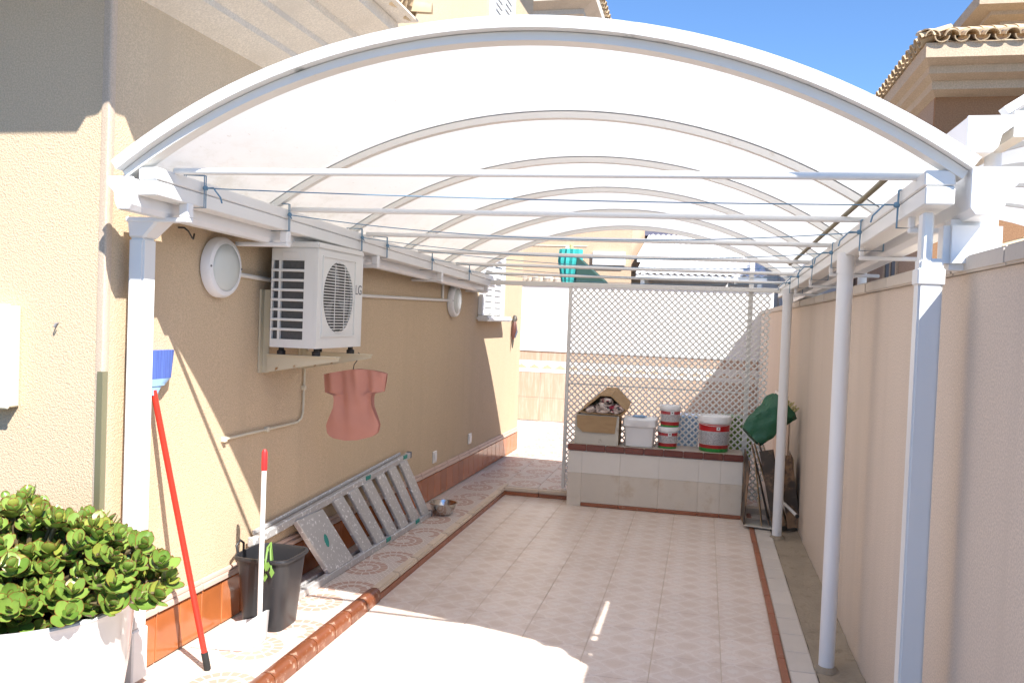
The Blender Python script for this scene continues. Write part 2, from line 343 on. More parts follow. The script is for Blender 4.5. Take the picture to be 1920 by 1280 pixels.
# edging of the walkway: glazed bullnose near, worn tan nosing further on
kerb = thing('step_edging', 'terracotta and tan tile nosing along the edge of the raised walkway', 'edging', (-1.73, 1.0, 0))
q = G()
pr = [(-.035, .0), (-.035, ZW+.004), (-.015, ZW+.014), (.012, ZW+.014), (.03, ZW+.0), (.036, ZW-.02), (.034, .004)]
q.extr(pr, lambda a, b: (a, -.096, b), lambda a, b: (a, .096, b)); nose_me = mesh_of(q, 'nosem', 'nosing_tile', smooth=50)
y = 1.05
while y < 4.36: piece('nosing_tile', nose_me, kerb, (0, y+.1-1.0, 0)); y += .2
q = G(); q.box((-.035, -.161, .033), (.022, .161, ZW+.006)); nb_me = mesh_of(q, 'nose', 'edging_tile', bevel=.008, seg=2)
q = G(); q.box((-.02, -.161, .0), (.026, .161, .032)); nr_me = mesh_of(q, 'brownstrip', 'riser_tile', bevel=.002)
y = 4.46
while y < 7.45:
    piece('edging_tile', nb_me, kerb, (0, y+.163-1, 0)); piece('riser_tile', nr_me, kerb, (.0, y+.163-1, 0)); y += .326
q = G(); q.box((-.16, -.022, .033), (.16, .03, ZW+.006)); nb2 = mesh_of(q, 'nose', 'edging_tile', bevel=.008, seg=2)
q = G(); q.box((-.16, -.026, 0), (.16, .02, .032)); nr2 = mesh_of(q, 'brownstrip', 'riser_tile', bevel=.002)
for x in (-1.56, -1.235): piece('riser_tile', nr2, kerb, (x+1.73, 7.55-1, 0)); piece('edging_tile', nb2, kerb, (x+1.73, 7.55-1, 0))
# right edge: brown strip, white tiles, concrete gutter strip
strip = thing('brown_edging', 'thin brown ceramic strip bordering the patio beside the white tiles', 'edging', (.43, -1.6, 0))
q = G(); q.box((-.018, -.162, -.05), (.018, .162, .012)); me = mesh_of(q, 'brownstrip', 'strip_tile', bevel=.004)
y = -1.6
while y < 7.6: piece('strip_tile', me, strip, (random.uniform(-.002, .002), y+.163+1.6, 0)); y += .327
g = G(); g.box((.452, -1.6, -.06), (.575, 7.8, .002)); wt = ob('kerb_strip', g, 'grout'); tag(wt, kind='structure')
q = G(); q.box((-.058, -.122, -.02), (.058, .122, .008)); me = mesh_of(q, 'wtile', 'kerb_tile', bevel=.003)
y = -1.6
while y < 7.7: piece('kerb_tile', me, wt, (.513, y+.125, 0)); y += .25
g = G()
nx, ny = 6, 120
vs = [(.578 + .20*i/nx, -1.6 + 9.4*jj/ny, -.006 + random.uniform(0, .012) + (.02*(i/nx)**3)) for jj in range(ny+1) for i in range(nx+1)]
g.add(vs, [(jj*(nx+1)+i, jj*(nx+1)+i+1, (jj+1)*(nx+1)+i+1, (jj+1)*(nx+1)+i) for jj in range(ny) for i in range(nx)])
o = ob('concrete_strip', g, 'conc', smooth=60); tag(o, kind='structure')

# ------------------------------------------------------------------ the house on the left
house = thing('house', 'beige rendered house with low cornice, terracotta skirting and upper storey', 'house', (-2.26, 2.87, 0))
YC, YE = 2.87, 9.85
def hx(y, off=0): return wx(y)-off
g = G()
g.extr([(-7, YC), (wx(YC), YC), (wx(YE), YE), (-7, YE)], lambda a, b: (a, b, -.1), lambda a, b: (a, b, 3.1))
g.extr([(-7, 4.62), (wx(4.62), 4.62), (wx(YE), YE), (-7, YE)], lambda a, b: (a, b, 3.1), lambda a, b: (a, b, 6.0))
ob('wall', g, 'wall', house)
# rounded corner bead and metal guard
g = G(); g.extr([(-.028, -.004), (-.006, -.0085), (.002, -.0085), (.007, -.005), (.009, .002), (.009, .01), (.004, .03), (-.01, .03), (-.028, .01)], lambda a, b: (wx(YC)+a, YC+b, 0), lambda a, b: (wx(YC)+a, YC+b, 2.8))
ob('corner_bead', g, 'bead', house, smooth=30)
g = G(); g.extr([(-.012, -.014), (.012, -.014), (.014, -.012), (.014, .014), (.0105, .014), (.0105, -.0105), (-.012, -.0105)], lambda a, b: (wx(YC)+a, YC+b, .07), lambda a, b: (wx(YC)+a, YC+b, 1.335))
ob('corner_guard', g, 'olive', house)
# skirting tiles
q = G(); q.box((0, -.0805, 0), (.012, .0805, .205)); sk = mesh_of(q, 'terra', 'skirting_tile', bevel=.003)
q = G(); q.box((0, -.162, 0), (.026, .162, .028)); q.box((0, -.162, .0285), (.017, .162, .05)); cp = mesh_of(q, 'captile', 'cap_tile', bevel=.004, seg=2)
y = YC + .02
while y < YE-.17:
    piece('skirting_tile', sk, house, (wx(y+.083)-house.location.x+random.uniform(0, .001), y+.083-YC, ZW+.003), (0, 0, TH)); y += .1655
y = YC + .02
while y < YE-.3:
    piece('cap_tile', cp, house, (wx(y+.165)-house.location.x, y+.165-YC, .279), (0, 0, TH)); y += .33
y = wx(YC) - .1
for k in range(12): piece('skirting_tile', sk, house, (y-k*.1655-house.location.x, .0, ZW+.003), (0, 0, -math.pi/2))
# cornice of the low front part: profile (out, z)
prof = [(0, 2.80), (.07, 2.835), (.13, 2.87), (.13, 2.90), (.24, 2.955), (.24, 2.985), (.35, 3.035), (.35, 3.07), (.525, 3.10), (.525, 3.165), (-.1, 3.165)]
prof = [(a, b+.02) for a, b in prof]
def sweep(pts_fn): pass
def cor(a, b): return (wx(YC)+a, YC-a, b)
g = G()
n = len(prof)
A = [(-7, YC-a, b) for a, b in prof]; Bc = [cor(a, b) for a, b in prof]; Cc = [(wx(4.45)+a, 4.45, b) for a, b in prof]
g.add(A+Bc+Cc, [(i, (i+1) % n, n+(i+1) % n, n+i) for i in range(n)] + [(n+i, n+(i+1) % n, 2*n+(i+1) % n, 2*n+i) for i in range(n)] + [tuple(range(n)), tuple(range(2*n, 3*n))])
ob('cornice', g, 'cornice', house)
# roof tiles: barrel tile meshes
def barrel(L=.36, r=.085, r2=.07, th=.012, n=8):
    q = G(); vs = []
    for yy, rr in ((0, r), (L, r2)):
        for t_ in (0, th):
            for k in range(n+1):
                a = math.pi*k/n; vs.append((math.cos(a)*(rr-t_), yy, math.sin(a)*(rr-t_)*.9))
    m = n+1; fs = []
    for k in range(n):
        fs += [(k, k+1, 2*m+k+1, 2*m+k), (m+k+1, m+k, 3*m+k, 3*m+k+1), (k+1, k, m+k, m+k+1), (2*m+k, 2*m+k+1, 3*m+k+1, 3*m+k)]
    fs += [(0, 2*m, 3*m, m), (n, m+n, 3*m+n, 2*m+n)]
    q.add(vs, fs); return q
bt = mesh_of(barrel(), 'rtile', 'roof_tile', smooth=50)
def roof_tiles(parent, org, along, up, ncol, nrow, pitch=.2, skip=None):
    """org: eave start; along: unit vector of eave; up: slope direction (unit), tile axis"""
    al = Vector(along).normalized(); u = Vector(up).normalized(); nrm = al.cross(u)
    if nrm.z < 0: nrm = -nrm
    xax = u.cross(nrm)
    for c in range(ncol):
        for r_ in range(nrow):
            if skip and skip(c, r_): continue
            for flip in (0, 1):
                p = Vector(org) + al*(c+.5*flip)*pitch + u*(r_*.28 + (0 if not flip else .01)) + nrm*(.045 if not flip else .05)
                mz = Matrix((xax, u, nrm)).transposed() if not flip else Matrix((-xax, u, -nrm)).transposed()
                rot = mz.to_euler()
                piece('roof_tile', bt, parent, p - parent.location, rot)
rise = .34
sl_ = (-1, 0, rise)
roof_tiles(house, (wx(3.15)+.61, 2.48, 3.20), (WS, 1, 0), sl_, 10, 2)
roof_tiles(house, (-4.49, YC-.61, 3.20), (1, 0, 0), (0, 1, rise), 14, 2)
g = G(); g.hexa([(-7, YC-.40, 3.187), (wx(3)+.42, YC-.40, 3.187), (wx(4.45)+.42, 4.45, 3.187), (-7, 4.45, 3.187), (-7, YC-.05, 3.33), (wx(3)+.05, YC-.05, 3.33), (wx(4.45)+.05, 4.45, 3.33), (-7, 4.45, 3.33)])
ob('roof_deck', g, 'woodd', house)
q = G(); q.box((-7, YC-.64, 3.188), (-1.785, YC-.38, 3.20)); ob('eave_board', q, 'cornice', house)
q = G(); q.hexa([(wx(2.4)+.40, 2.375, 3.1885), (wx(2.4)+.64, 2.375, 3.1885), (wx(4.45)+.64, 4.45, 3.1885), (wx(4.45)+.40, 4.45, 3.1885), (wx(2.4)+.40, 2.375, 3.2), (wx(2.4)+.64, 2.375, 3.2), (wx(4.45)+.64, 4.45, 3.2), (wx(4.45)+.40, 4.45, 3.2)]); ob('eave_board', q, 'cornice', house)
# far verge tile seen end-on
piece('roof_tile', bt, house, (wx(4.4)+.40-house.location.x, 4.38-YC, 3.24), (0, .25, R(-75)), (.9, .9, .9))
# second storey eave
g = G()
p2 = [(0, 5.50), (.1, 5.55), (.1, 5.6), (.3, 5.66), (.3, 5.74), (.5, 5.8), (.5, 5.9), (-.2, 5.9)]
A = [(wx(4.4)+a, 4.4, b) for a, b in p2]; Bc = [(wx(YE)+a, YE+a, b) for a, b in p2]; Cc = [(-7, YE+a, b) for a, b in p2]; n = len(p2)
g.add(A+Bc+Cc, [(i, (i+1) % n, n+(i+1) % n, n+i) for i in range(n)] + [(n+i, n+(i+1) % n, 2*n+(i+1) % n, 2*n+i) for i in range(n)] + [tuple(range(n)), tuple(range(2*n, 3*n))])
ob('upper_cornice', g, 'cornice', house)
g = G(); g.hexa([(-7, 4.3, 5.902), (wx(4.3)+.56, 4.3, 5.902), (wx(YE)+.56, YE+.56, 5.902), (-7, YE+.56, 5.902), (-7, 5.5, 6.9), (-5, 5.5, 6.9), (-5, 8.8, 6.9), (-7, 8.8, 6.9)])
ob('upper_roof', g, 'rtile', house)
# windows with white shutters (one low, one above)
for z0, z1 in ((1.62, 2.75), (4.05, 5.2)):
    wn = thing('window', None, None, (wx(8.43), 8.43, z0)); wn.parent = house; wn.location = (wx(8.43)-house.location.x, 8.43-YC, z0)
    for k in ('label', 'category'):
        if k in wn: del wn[k]
    F = lambda a, b, c: (a, b, c)
    for nm, a, b, m_ in (('frame', (0, -.42, 0), (.05, -.34, z1-z0), 'white'), ('frame', (0, .34, 0), (.05, .42, z1-z0), 'white'), ('frame', (0, -.338, z1-z0-.08), (.048, .338, z1-z0), 'white'), ('frame', (0, -.02, .002), (.045, .02, z1-z0-.082), 'white')):
        q = G(); q.box(a, b); ob(nm, q, m_, wn, bevel=.006, local=True)
    q = G(); q.box((-.02, -.335, .003), (.012, .335, z1-z0-.085)); ob('pane', q, 'white', wn, local=True)
    for sgn in (-1, 1):
        for k in range(int((z1-z0-.14)/.06)):
            q = G(); zz = .03+k*.06; c0 = .18*sgn
            q.hexa([(.016, c0-.15, zz), (.04, c0-.15, zz-.004), (.04, c0+.15, zz-.004), (.016, c0+.15, zz), (.014, c0-.15, zz+.058), (.022, c0-.15, zz+.058), (.022, c0+.15, zz+.058), (.014, c0+.15, zz+.058)])
            ob('slat', q, 'white', wn, local=True)
    q = G(); q.box((0, -.47, -.055), (.13, .47, -.003)); ob('sill', q, 'white', wn, bevel=.015, seg=2, local=True)
    wn.rotation_euler.z = TH

# ------------------------------------------------------------------ boundary wall on the right
bw = thing('boundary_wall', 'tall pinkish beige rendered boundary wall topped with pale coping stones', 'wall', (.86, -2, 0))
g = G(); g.box((.78, -2, -.1), (.94, 12.7, 1.79)); ob('wall', g, 'wall2', bw)
q = G(); q.box((-.10, -.246, 0), (.10, .246, .052)); me = mesh_of(q, 'coping', 'coping_stone', bevel=.006, seg=2)
y = -2.0
while y < 12.6: piece('coping_stone', me, bw, (random.uniform(-.002, .002), y+.25+2, 1.792)); y += .4985
for k in range(4):
    q = G(); q.box((.768, 8.0+k*.4, .08), (.779, 8.396+k*.4, .9)); ob('dado_tile', q, 'dado', bw, bevel=.002)
for k in range(4):
    q = G(); q.box((.768, 8.0+k*.4, .902), (.777, 8.396+k*.4, .94)); ob('trim_tile', q, 'frieze', bw)
# stair-like white skirting strips behind the lattice
# ------------------------------------------------------------------ canopy
can = thing('carport_canopy', 'white arched carport canopy with milky sheet roof, tie bars and gutters', 'canopy', (-.68, 2.8, 0))
YB = [2.80 + .93*k for k in range(6)]
FALL = .02/.93
def zf(y): return -(y-2.8)*FALL
AX0, AX1 = -2.10, .735
HW = (AX1-AX0)/2; AC = (AX0+AX1)/2; RISE = .455
RAD = (HW*HW+RISE*RISE)/(2*RISE); A0 = math.asin(HW/RAD)
def arc(t_, off=0):      # t in -1..1
    a = A0*t_; return (AC + (RAD+off)*math.sin(a), 2.085 + (RAD+off)*math.cos(a) - (RAD-RISE))
NA = 40
def arch_piece(y0, y1, o0, o1):
    q = G(); vs = []
    for k in range(NA+1):
        t_ = -1+2*k/NA
        for yy, oo in ((y0, o0), (y1, o0), (y1, o1), (y0, o1)):
            x, z = arc(t_, oo); vs.append((x, yy, z+zf(yy)))
    fs = [(k*4+i, k*4+(i+1) % 4, k*4+4+(i+1) % 4, k*4+4+i) for k in range(NA) for i in range(4)] + [(0, 1, 2, 3), (NA*4, NA*4+1, NA*4+2, NA*4+3)]
    q.add(vs, fs); return q
ob('edge_trim', arch_piece(2.70, 2.765, -.004, .034), 'whited', can, smooth=30)
for k, yb in enumerate(YB):
    ob('arch', arch_piece(yb-.018 if k else 2.735, yb+.018 if k else 2.79, -.034, -.006), 'archm', can, smooth=30)
    if k: ob('cover_strip', arch_piece(yb-.02, yb+.02, .004, .010), 'whited', can, smooth=30)
for k in range(5):
    y0, y1 = (2.767 if k == 0 else YB[k]), (YB[k+1] if k < 4 else YB[5]+.22)
    q = G(); ny = 6; vs = []
    for a in range(NA+1):
        t_ = -1.02+2.04*a/NA
        for b in range(ny+1):
            yy = y0+(y1-y0)*b/ny; x, z = arc(t_, 0); vs.append((x, yy, z+zf(yy)))
    q.add(vs, [(a*(ny+1)+b, a*(ny+1)+b+1, (a+1)*(ny+1)+b+1, (a+1)*(ny+1)+b) for a in range(NA) for b in range(ny)])
    ob('roof_panel', q, 'sheet', can, smooth=60)
for k, yb in enumerate(YB):
    q = G(); q.tube([(-1.96, yb+.05, 2.102+zf(yb)), (.63, yb+.05, 2.084+zf(yb))], .0125, 12); ob('tie_bar', q, 'white', can, smooth=50)
YR = 7.9
def beam(x0, x1, zt, hh):
    q = G(); q.hexa([(x0, 2.74, zt-hh), (x1, 2.74, zt-hh), (x1, YR, zt-hh+zf(YR)), (x0, YR, zt-hh+zf(YR)), (x0, 2.74, zt), (x1, 2.74, zt), (x1, YR, zt+zf(YR)), (x0, YR, zt+zf(YR))]); return q
ob('beam', beam(-2.035, -1.955, 2.098, .045), 'white', can, bevel=.004)
ob('beam', beam(-2.035, -1.958, 2.0515, .055), 'white', can, bevel=.004)
ob('beam', beam(.615, .70, 2.085, .045), 'white', can, bevel=.004)
ob('beam', beam(.618, .70, 2.0385, .055), 'white', can, bevel=.004)
# gutters: trapezoid-ogee profile, x relative, z relative; caps at the front
def gutter(xb, sgn, zt, y0=2.72, y1=7.9, wdt=.135, dep=.135, fall=True, parent=None):
    P_ = [(0, 0), (0, -dep+.02), (.015, -dep), (.072, -dep), (.088, -dep+.02), (.096, -dep+.06), (wdt, -.03), (wdt, 0)]
    s_ = wdt/.135; P_ = [(a*s_ if a < wdt else a, b) for a, b in P_]
    zz = (lambda y_: zf(y_)) if fall else (lambda y_: 0)
    q = G(); n_ = len(P_)
    th = .006
    inn = [(max(min(a, wdt-th), th), b if b == 0 else b+th) for a, b in P_]
    q.add([(xb+sgn*a, y0, zt+b) for a, b in P_]+[(xb+sgn*a, y1, zt+b+zz(y1)) for a, b in P_]+[(xb+sgn*a, y0, zt+b) for a, b in inn]+[(xb+sgn*a, y1, zt+b+zz(y1)) for a, b in inn],
          [(i, i+1, n_+i+1, n_+i) for i in range(n_-1)] + [(2*n_+i+1, 2*n_+i, 3*n_+i, 3*n_+i+1) for i in range(n_-1)] + [(0, n_, 3*n_, 2*n_), (n_-1, 3*n_-1, 4*n_-1, 2*n_-1)])
    gu = ob('gutter', q, 'pvc', parent)
    for yc in (y0, y1):
        q = G(); d = -.012 if yc == y0 else .012
        q.extr([(a*1.03-.002, b*1.03+.003) for a, b in P_], lambda a, b: (xb+sgn*a, yc+d, zt+b+zz(yc)), lambda a, b: (xb+sgn*a, yc-d*.3, zt+b+zz(yc)))
        c_ = ob('end_cap', q, 'pvc', gu, bevel=.002)
    return gu
gl = gutter(-2.04, -1, 2.055, parent=can, wdt=.10, dep=.115)
gr = gutter(.735, 1, 2.085, parent=can)
q = G(); q.hexa([(-2.10, 3.06, 2.06+zf(3.15)), (wx(3.15)+.001, 3.15, 2.085+zf(3.15)), (wx(YR)+.001, YR, 2.085+zf(YR)), (-2.10, YR, 2.06+zf(YR)), (-2.10, 3.06, 2.065+zf(3.15)), (wx(3.15)+.001, 3.15, 2.09+zf(3.15)), (wx(YR)+.001, YR, 2.09+zf(YR)), (-2.10, YR, 2.065+zf(YR))]); ob('added_sun_stop', q, 'white', can)  # added strip hidden behind the gutter, blocks sun from the wall gap
# gutter brackets
for yb, z in ((2.95, 1.965), (3.75, 1.945), (4.9, 1.92), (6.2, 1.9), (7.6, 1.875)):
    q = G(); q.box((-2.23, yb-.02, z-.045), (-1.955, yb+.02, z-.025)); q.box((-1.995, yb-.02, z-.0249), (-1.955, yb+.02, z+.03)); ob('bracket', q, 'pvc', can, bevel=.004)
for yb in (3.0, 3.9, 4.8, 5.7, 6.6):
    z = 1.93+zf(yb); q = G(); q.box((.63, yb-.012, z), (.88, yb+.012, z+.018)); q.box((.63, yb-.012, z+.0181), (.65, yb+.012, z+.06)); ob('bracket', q, 'pvc', can, bevel=.004)
# front-left gutter outlet, downpipe
q = G(); q.hexa([(-2.226, 2.946, 1.86), (-2.158, 2.946, 1.86), (-2.158, 3.034, 1.86), (-2.226, 3.034, 1.86), (-2.226, 2.93, 1.938), (-2.07, 2.93, 1.938), (-2.07, 3.034, 1.938), (-2.226, 3.034, 1.938)]); ob('outlet', q, 'pvc', can, bevel=.008)
dp = G(); dp.box((-2.226, 2.948, .30), (-2.158, 3.032, 1.86)); d1 = ob('downpipe', dp, 'white', can, bevel=.008, seg=2)
q = G(); q.box((-2.231, 2.943, .09), (-2.153, 3.037, .302)); ob('shoe', q, 'pvc', d1, bevel=.006)
# right front downpipe with offset elbow
q = G(); q.box((.626, 2.80, 0), (.694, 2.865, 1.83)); d2 = ob('downpipe', q, 'white', can, bevel=.006, seg=2)
q = G(); q.box((.621, 2.795, 1.75), (.699, 2.87, 1.80)); ob('collar', q, 'white', d2, bevel=.004)
q = G(); q.box((.63, 2.803, 1.802), (.662, 2.862, 1.97)); ob('upper_pipe', q, 'white', d2, bevel=.006)
q = G(); q.box((.7, 2.83, 1.80), (.865, 2.93, 1.955)); ob('outlet', q, 'pvc', can, bevel=.02, seg=2)
# round columns on the right
for cxx, cyy in ((.628, 4.234), (.604, 6.80)):
    q = G(); q.lathe([(.036, -.01), (.036, 1.99+zf(cyy))], 24, (cxx, cyy, 0)); c_ = ob('column', q, 'pvc', can, smooth=40)
    q = G(); q.lathe([(.040, 1.90+zf(cyy)), (.040, 1.995+zf(cyy))], 24, (cxx, cyy, 0)); ob('column_cap', q, 'pvc', c_, smooth=40)
    q = G(); q.lathe([(.06+.012*random.random(), .0), (.05, .012), (.04, .022)], 14, (cxx, cyy, 0)); ob('mortar_collar', q, 'conc', c_, smooth=40)

# pole lying on the tie bars
q = G(); q.tube([(.56, 3.0, 2.108), (.545, 6.1, 2.04)], .010, 8)
solo('olive_pole', q, 'pole', 'thin dark olive pole lying across the canopy tie bars', 'pole', (.555, 4.4, 2.05), smooth=50)
# clothes lines
lines = [(3.02, 3.05, .012, 'blue clothes line with a long loose tail, tied in front of all others'), (3.72, 3.75, .07, 'blue clothes line sagging below the second tie bar'), (4.6, 4.55, .07, 'blue clothes line sagging below the third tie bar'),
         (5.0, 5.35, .06, 'blue clothes line running slantwise behind the third tie bar'), (5.9, 6.1, .06, 'blue clothes line sagging below the fourth tie bar'), (6.9, 6.7, .05, 'blue clothes line hung nearest the lattice screen')]
for k, (yl, yr, sag, lab) in enumerate(lines):
    t = thing('clothes_line', lab, 'rope', (-1.99, yl, 2.04+zf(yl)), 'clothes lines across the canopy')
    pa = [Vector((-1.95, yl, 2.07+zf(yl))), Vector((.61, yr, 2.03+zf(yr)))]
    pts = [pa[0].lerp(pa[1], i/24) - Vector((0, 0, sag*4*(i/24)*(1-i/24))) for i in range(25)]
    q = G(); q.tube(pts, .0023, 6); ob('cord', q, 'rope', t, smooth=60)
    for (x_, y_, z_, dx) in ((-1.95, yl, 2.07+zf(yl), -1), (.612, yr, 2.03+zf(yr), 1)):
        q = G()
        for r_ in range(2):
            o_ = .012*r_
            lp = [(x_-dx*.004, y_+o_, z_+.05), (x_-dx*.006, y_+o_, z_-.075), (x_+dx*.088, y_+o_+.01, z_-.075), (x_+dx*.092, y_+o_+.01, z_+.055), (x_-dx*.004, y_+o_, z_+.05)]
            q.tube(lp, .0022, 6)
        q.lathe([(.0, -.010), (.009, -.007), (.011, 0), (.008, .008), (0, .011)], 8, (x_-dx*.01, y_, z_), caps=False)
        q.tube([(x_-dx*.01, y_, z_), (x_-dx*.05, y_-.01, z_+.0), (x_-dx*.085, y_-.012, z_-.03-.01*random.random()), (x_-dx*.09, y_-.01, z_-.06)] if k == 0 or dx > 0 else [(x_-dx*.01, y_, z_), (x_-dx*.03, y_-.02, z_-.02)], .003, 6)
        ob('knot', q, 'rope', t, smooth=60)

# ------------------------------------------------------------------ lattice screen
YL = 7.715
lat = thing('lattice_screen', 'white plastic diagonal lattice screen standing behind the tiled bench', 'lattice', (-1.25, YL, ZW))
LX0, LX1, LZ0, LZ1 = -1.19, .545, .09, 1.90
def clip_line(c, s):   # z = s*(x-?)+c within rect; returns endpoints
    pts = []
    for x in (LX0, LX1):
        z = s*x + c
        if LZ0 <= z <= LZ1: pts.append((x, z))
    for z in (LZ0, LZ1):
        x = (z-c)/s
        if LX0 < x < LX1: pts.append((x, z))
    return pts[:2] if len(pts) >= 2 else None
PITCH = .056; hw = .0066
for s, yo in ((1, -.004), (-1, .004)):
    c = -1.3 - 1.3
    cc = LZ0 - (LX1 if s > 0 else -LX0)
    lo = min(LZ0 - s*x for x in (LX0, LX1)); hi = max(LZ1 - s*x for x in (LX0, LX1))
    c = lo + PITCH*.5
    while c < hi:
        e = clip_line(c, s); c += PITCH
        if not e: continue
        (xa, za), (xb, zb) = e
        L = math.hypot(xb-xa, zb-za)
        if L < .03: continue
        q = G(); q.box((-L/2, -.0035, -hw), (L/2, .0035, hw))
        o = ob('slat', mesh_of(q, 'lattice', 'slat'), None, lat, local=True)
        o.location = ((xa+xb)/2+1.25, yo, (za+zb)/2-ZW); o.rotation_euler = (0, -math.atan2(zb-za, xb-xa), 0)
for nm, a, b in (('post', (-1.222, YL-.018, .072), (-1.192, YL+.018, 1.908)), ('post', (.36, YL+.012, .072), (.40, YL+.05, 2.17)), ('top_rail', (-2.125, YL-.02, 1.909), (.76, YL+.02, 1.949)), ('mid_rail', (-1.19, YL+.009, 1.02), (.359, YL+.022, 1.035))):
    q = G(); q.box(a, b); ob(nm, q, 'lattice', lat, bevel=.003)

# ------------------------------------------------------------------ tiled bench
bn = thing('tiled_bench', 'long cream tiled bench with a dark red brown tile edge', 'bench', (-.38, 7.6, 0))
g = G(); g.box((-1.10, 7.345, 0), (.345, 7.66, .48)); ob('core', g, 'benchtile', bn)
xs_ = [-1.112, -.99, -.66, -.33, 0, .18, .357]
for k in range(6):
    for z0, z1 in ((.0 if k == 0 else .034, .2865), (.2875, .478)):
        q = G(); q.box((xs_[k]+.0005, 7.333, z0), (xs_[k+1]-.0005, 7.344, z1)); ob('tile', q, 'benchtile' if z0 < .2 else 'benchpale', bn, bevel=.0006)
    if k:
        q = G(); q.box((xs_[k]+.001, 7.325, .001), (xs_[k+1]-.001, 7.343, .032)); ob('base_tile', q, 'brownstrip', bn, bevel=.004)
for x in (-1.112, .346):
    q = G(); q.box((x, 7.346, .0), (x+.011, 7.66, .478)); ob('side_tile', q, 'benchtile', bn)
g = G(); g.box((-1.10, 7.338, .4805), (.35, 7.67, .535)); ob('top', g, 'benchtop', bn)
for k in range(9):
    q = G(); x = -1.118+k*.1645; q.box((x, 7.318, .482), (x+.1625, 7.3375, .538)); ob('edge_tile', q, 'terrad', bn, bevel=.006, seg=2)
ZB = .536

# cardboard box full of clothes
t = thing('cardboard_box', 'open whitish cardboard box with brown flap, stuffed with clothes, on bench', 'box', (-.875, 7.52, ZB))
g = G(); g.box((-1.07, 7.38, ZB), (-.69, 7.392, ZB+.255)); ob('front_panel', g, 'cardw', t)
g = G(); g.box((-1.07, 7.628, ZB), (-.69, 7.64, ZB+.255)); ob('back_panel', g, 'cardw', t)
for x in (-1.07, -.70):
    g = G(); g.box((x, 7.3925, ZB), (x+.01, 7.6275, ZB+.255)); ob('side_panel', g, 'card', t)
g = G(); g.box((-1.058, 7.394, ZB), (-.702, 7.626, ZB+.01)); ob('bottom_panel', g, 'card', t)
g = G(); g.extr([(-1.055, ZB+.25), (-.705, ZB+.25), (-.72, ZB+.105), (-1.0, ZB+.105), (-1.05, ZB+.15)], lambda a, b: (a, 7.366, b), lambda a, b: (a, 7.372, b)); ob('front_flap', g, 'card', t)
# clothes bag on top
t = thing('clothes_bag', 'open brown paper bag of patterned clothes lying on top of cardboard box', 'bag', (-.83, 7.52, ZB+.26))
def blob(cx_, cy_, cz_, rx, ry, rz, seed, n=14, m=9, amp=.25):
    rnd = random.Random(seed); ph = [rnd.uniform(0, 6.28) for _ in range(6)]
    q = G(); vs = []
    for i in range(m+1):
        for k in range(n):
            th = math.pi*i/m; a = 2*math.pi*k/n
            f = 1 + amp*(math.sin(3*a+ph[0])*math.sin(2*th+ph[1]) + .6*math.sin(5*a+ph[2])*math.sin(4*th+ph[3]))*math.sin(th)
            vs.append((cx_+rx*f*math.sin(th)*math.cos(a), cy_+ry*f*math.sin(th)*math.sin(a), cz_+rz*f*math.cos(th)))
    fs = [(i*n+k, i*n+(k+1) % n, (i+1)*n+(k+1) % n, (i+1)*n+k) for i in range(m) for k in range(n)]
    q.add(vs, fs); return q
bag = [(-1.04, .0), (-.86, .165), (-.76, .165), (-.62, .035), (-.66, -.012), (-.95, -.012)]
g = G()
n = len(bag)
z0 = ZB+.275
outer0 = [(x, 7.375, z0+z) for x, z in bag]; outer1 = [(x*.9-.075+.02, 7.66, z0+z*.95+.05) for x, z in bag]
cxm, czm = -.82, .06
inner0 = [((x-cxm)*.9+cxm, 7.372, z0+(z-czm)*.86+czm) for x, z in bag]; inner1 = [((x-cxm)*.8+cxm-.02, 7.6, z0+(z-czm)*.75+czm+.03) for x, z in bag]
g.add(outer0+outer1+inner0+inner1, [(i, (i+1) % n, n+(i+1) % n, n+i) for i in range(n)] + [(2*n+i, 2*n+(i+1) % n, (i+1) % n, i) for i in range(n)] + [(2*n+(i+1) % n, 2*n+i, 3*n+i, 3*n+(i+1) % n) for i in range(n)] + [tuple(range(n, 2*n)), tuple(range(3*n, 4*n))])
ob('paper_bag', g, 'card', t)
for i, (x, z, rx, rz) in enumerate(((-.93, .025, .07, .035), (-.82, .05, .09, .05), (-.71, .045, .065, .04), (-.8, .105, .06, .035), (-.86, .015, .1, .022), (-.74, .015, .06, .02))):
    ob('garment', blob(x, 7.44, z0+z, rx, .09, rz, i+3), 'cloth', t, smooth=70)
# white tub with lid
t = thing('white_tub', 'plain white square plastic tub with lid and blue cloth on it', 'tub', (-.515, 7.52, ZB))
g = G(); g.lathe([(.115, 0), (.122, .005), (.132, .17), (.136, .18)], 32, (-.515, 7.52, ZB), sq=7); ob('body', g, 'pvc', t, smooth=40)
g = G(); g.lathe([(.142, .172), (.147, .178), (.147, .235), (.14, .243), (.0, .244)], 32, (-.515, 7.52, ZB), sq=7); l_ = ob('lid', g, 'pvc', t, smooth=40)
ob('blue_cloth', blob(-.52, 7.53, ZB+.254, .06, .04, .011, 5), 'bluep', t, smooth=70)
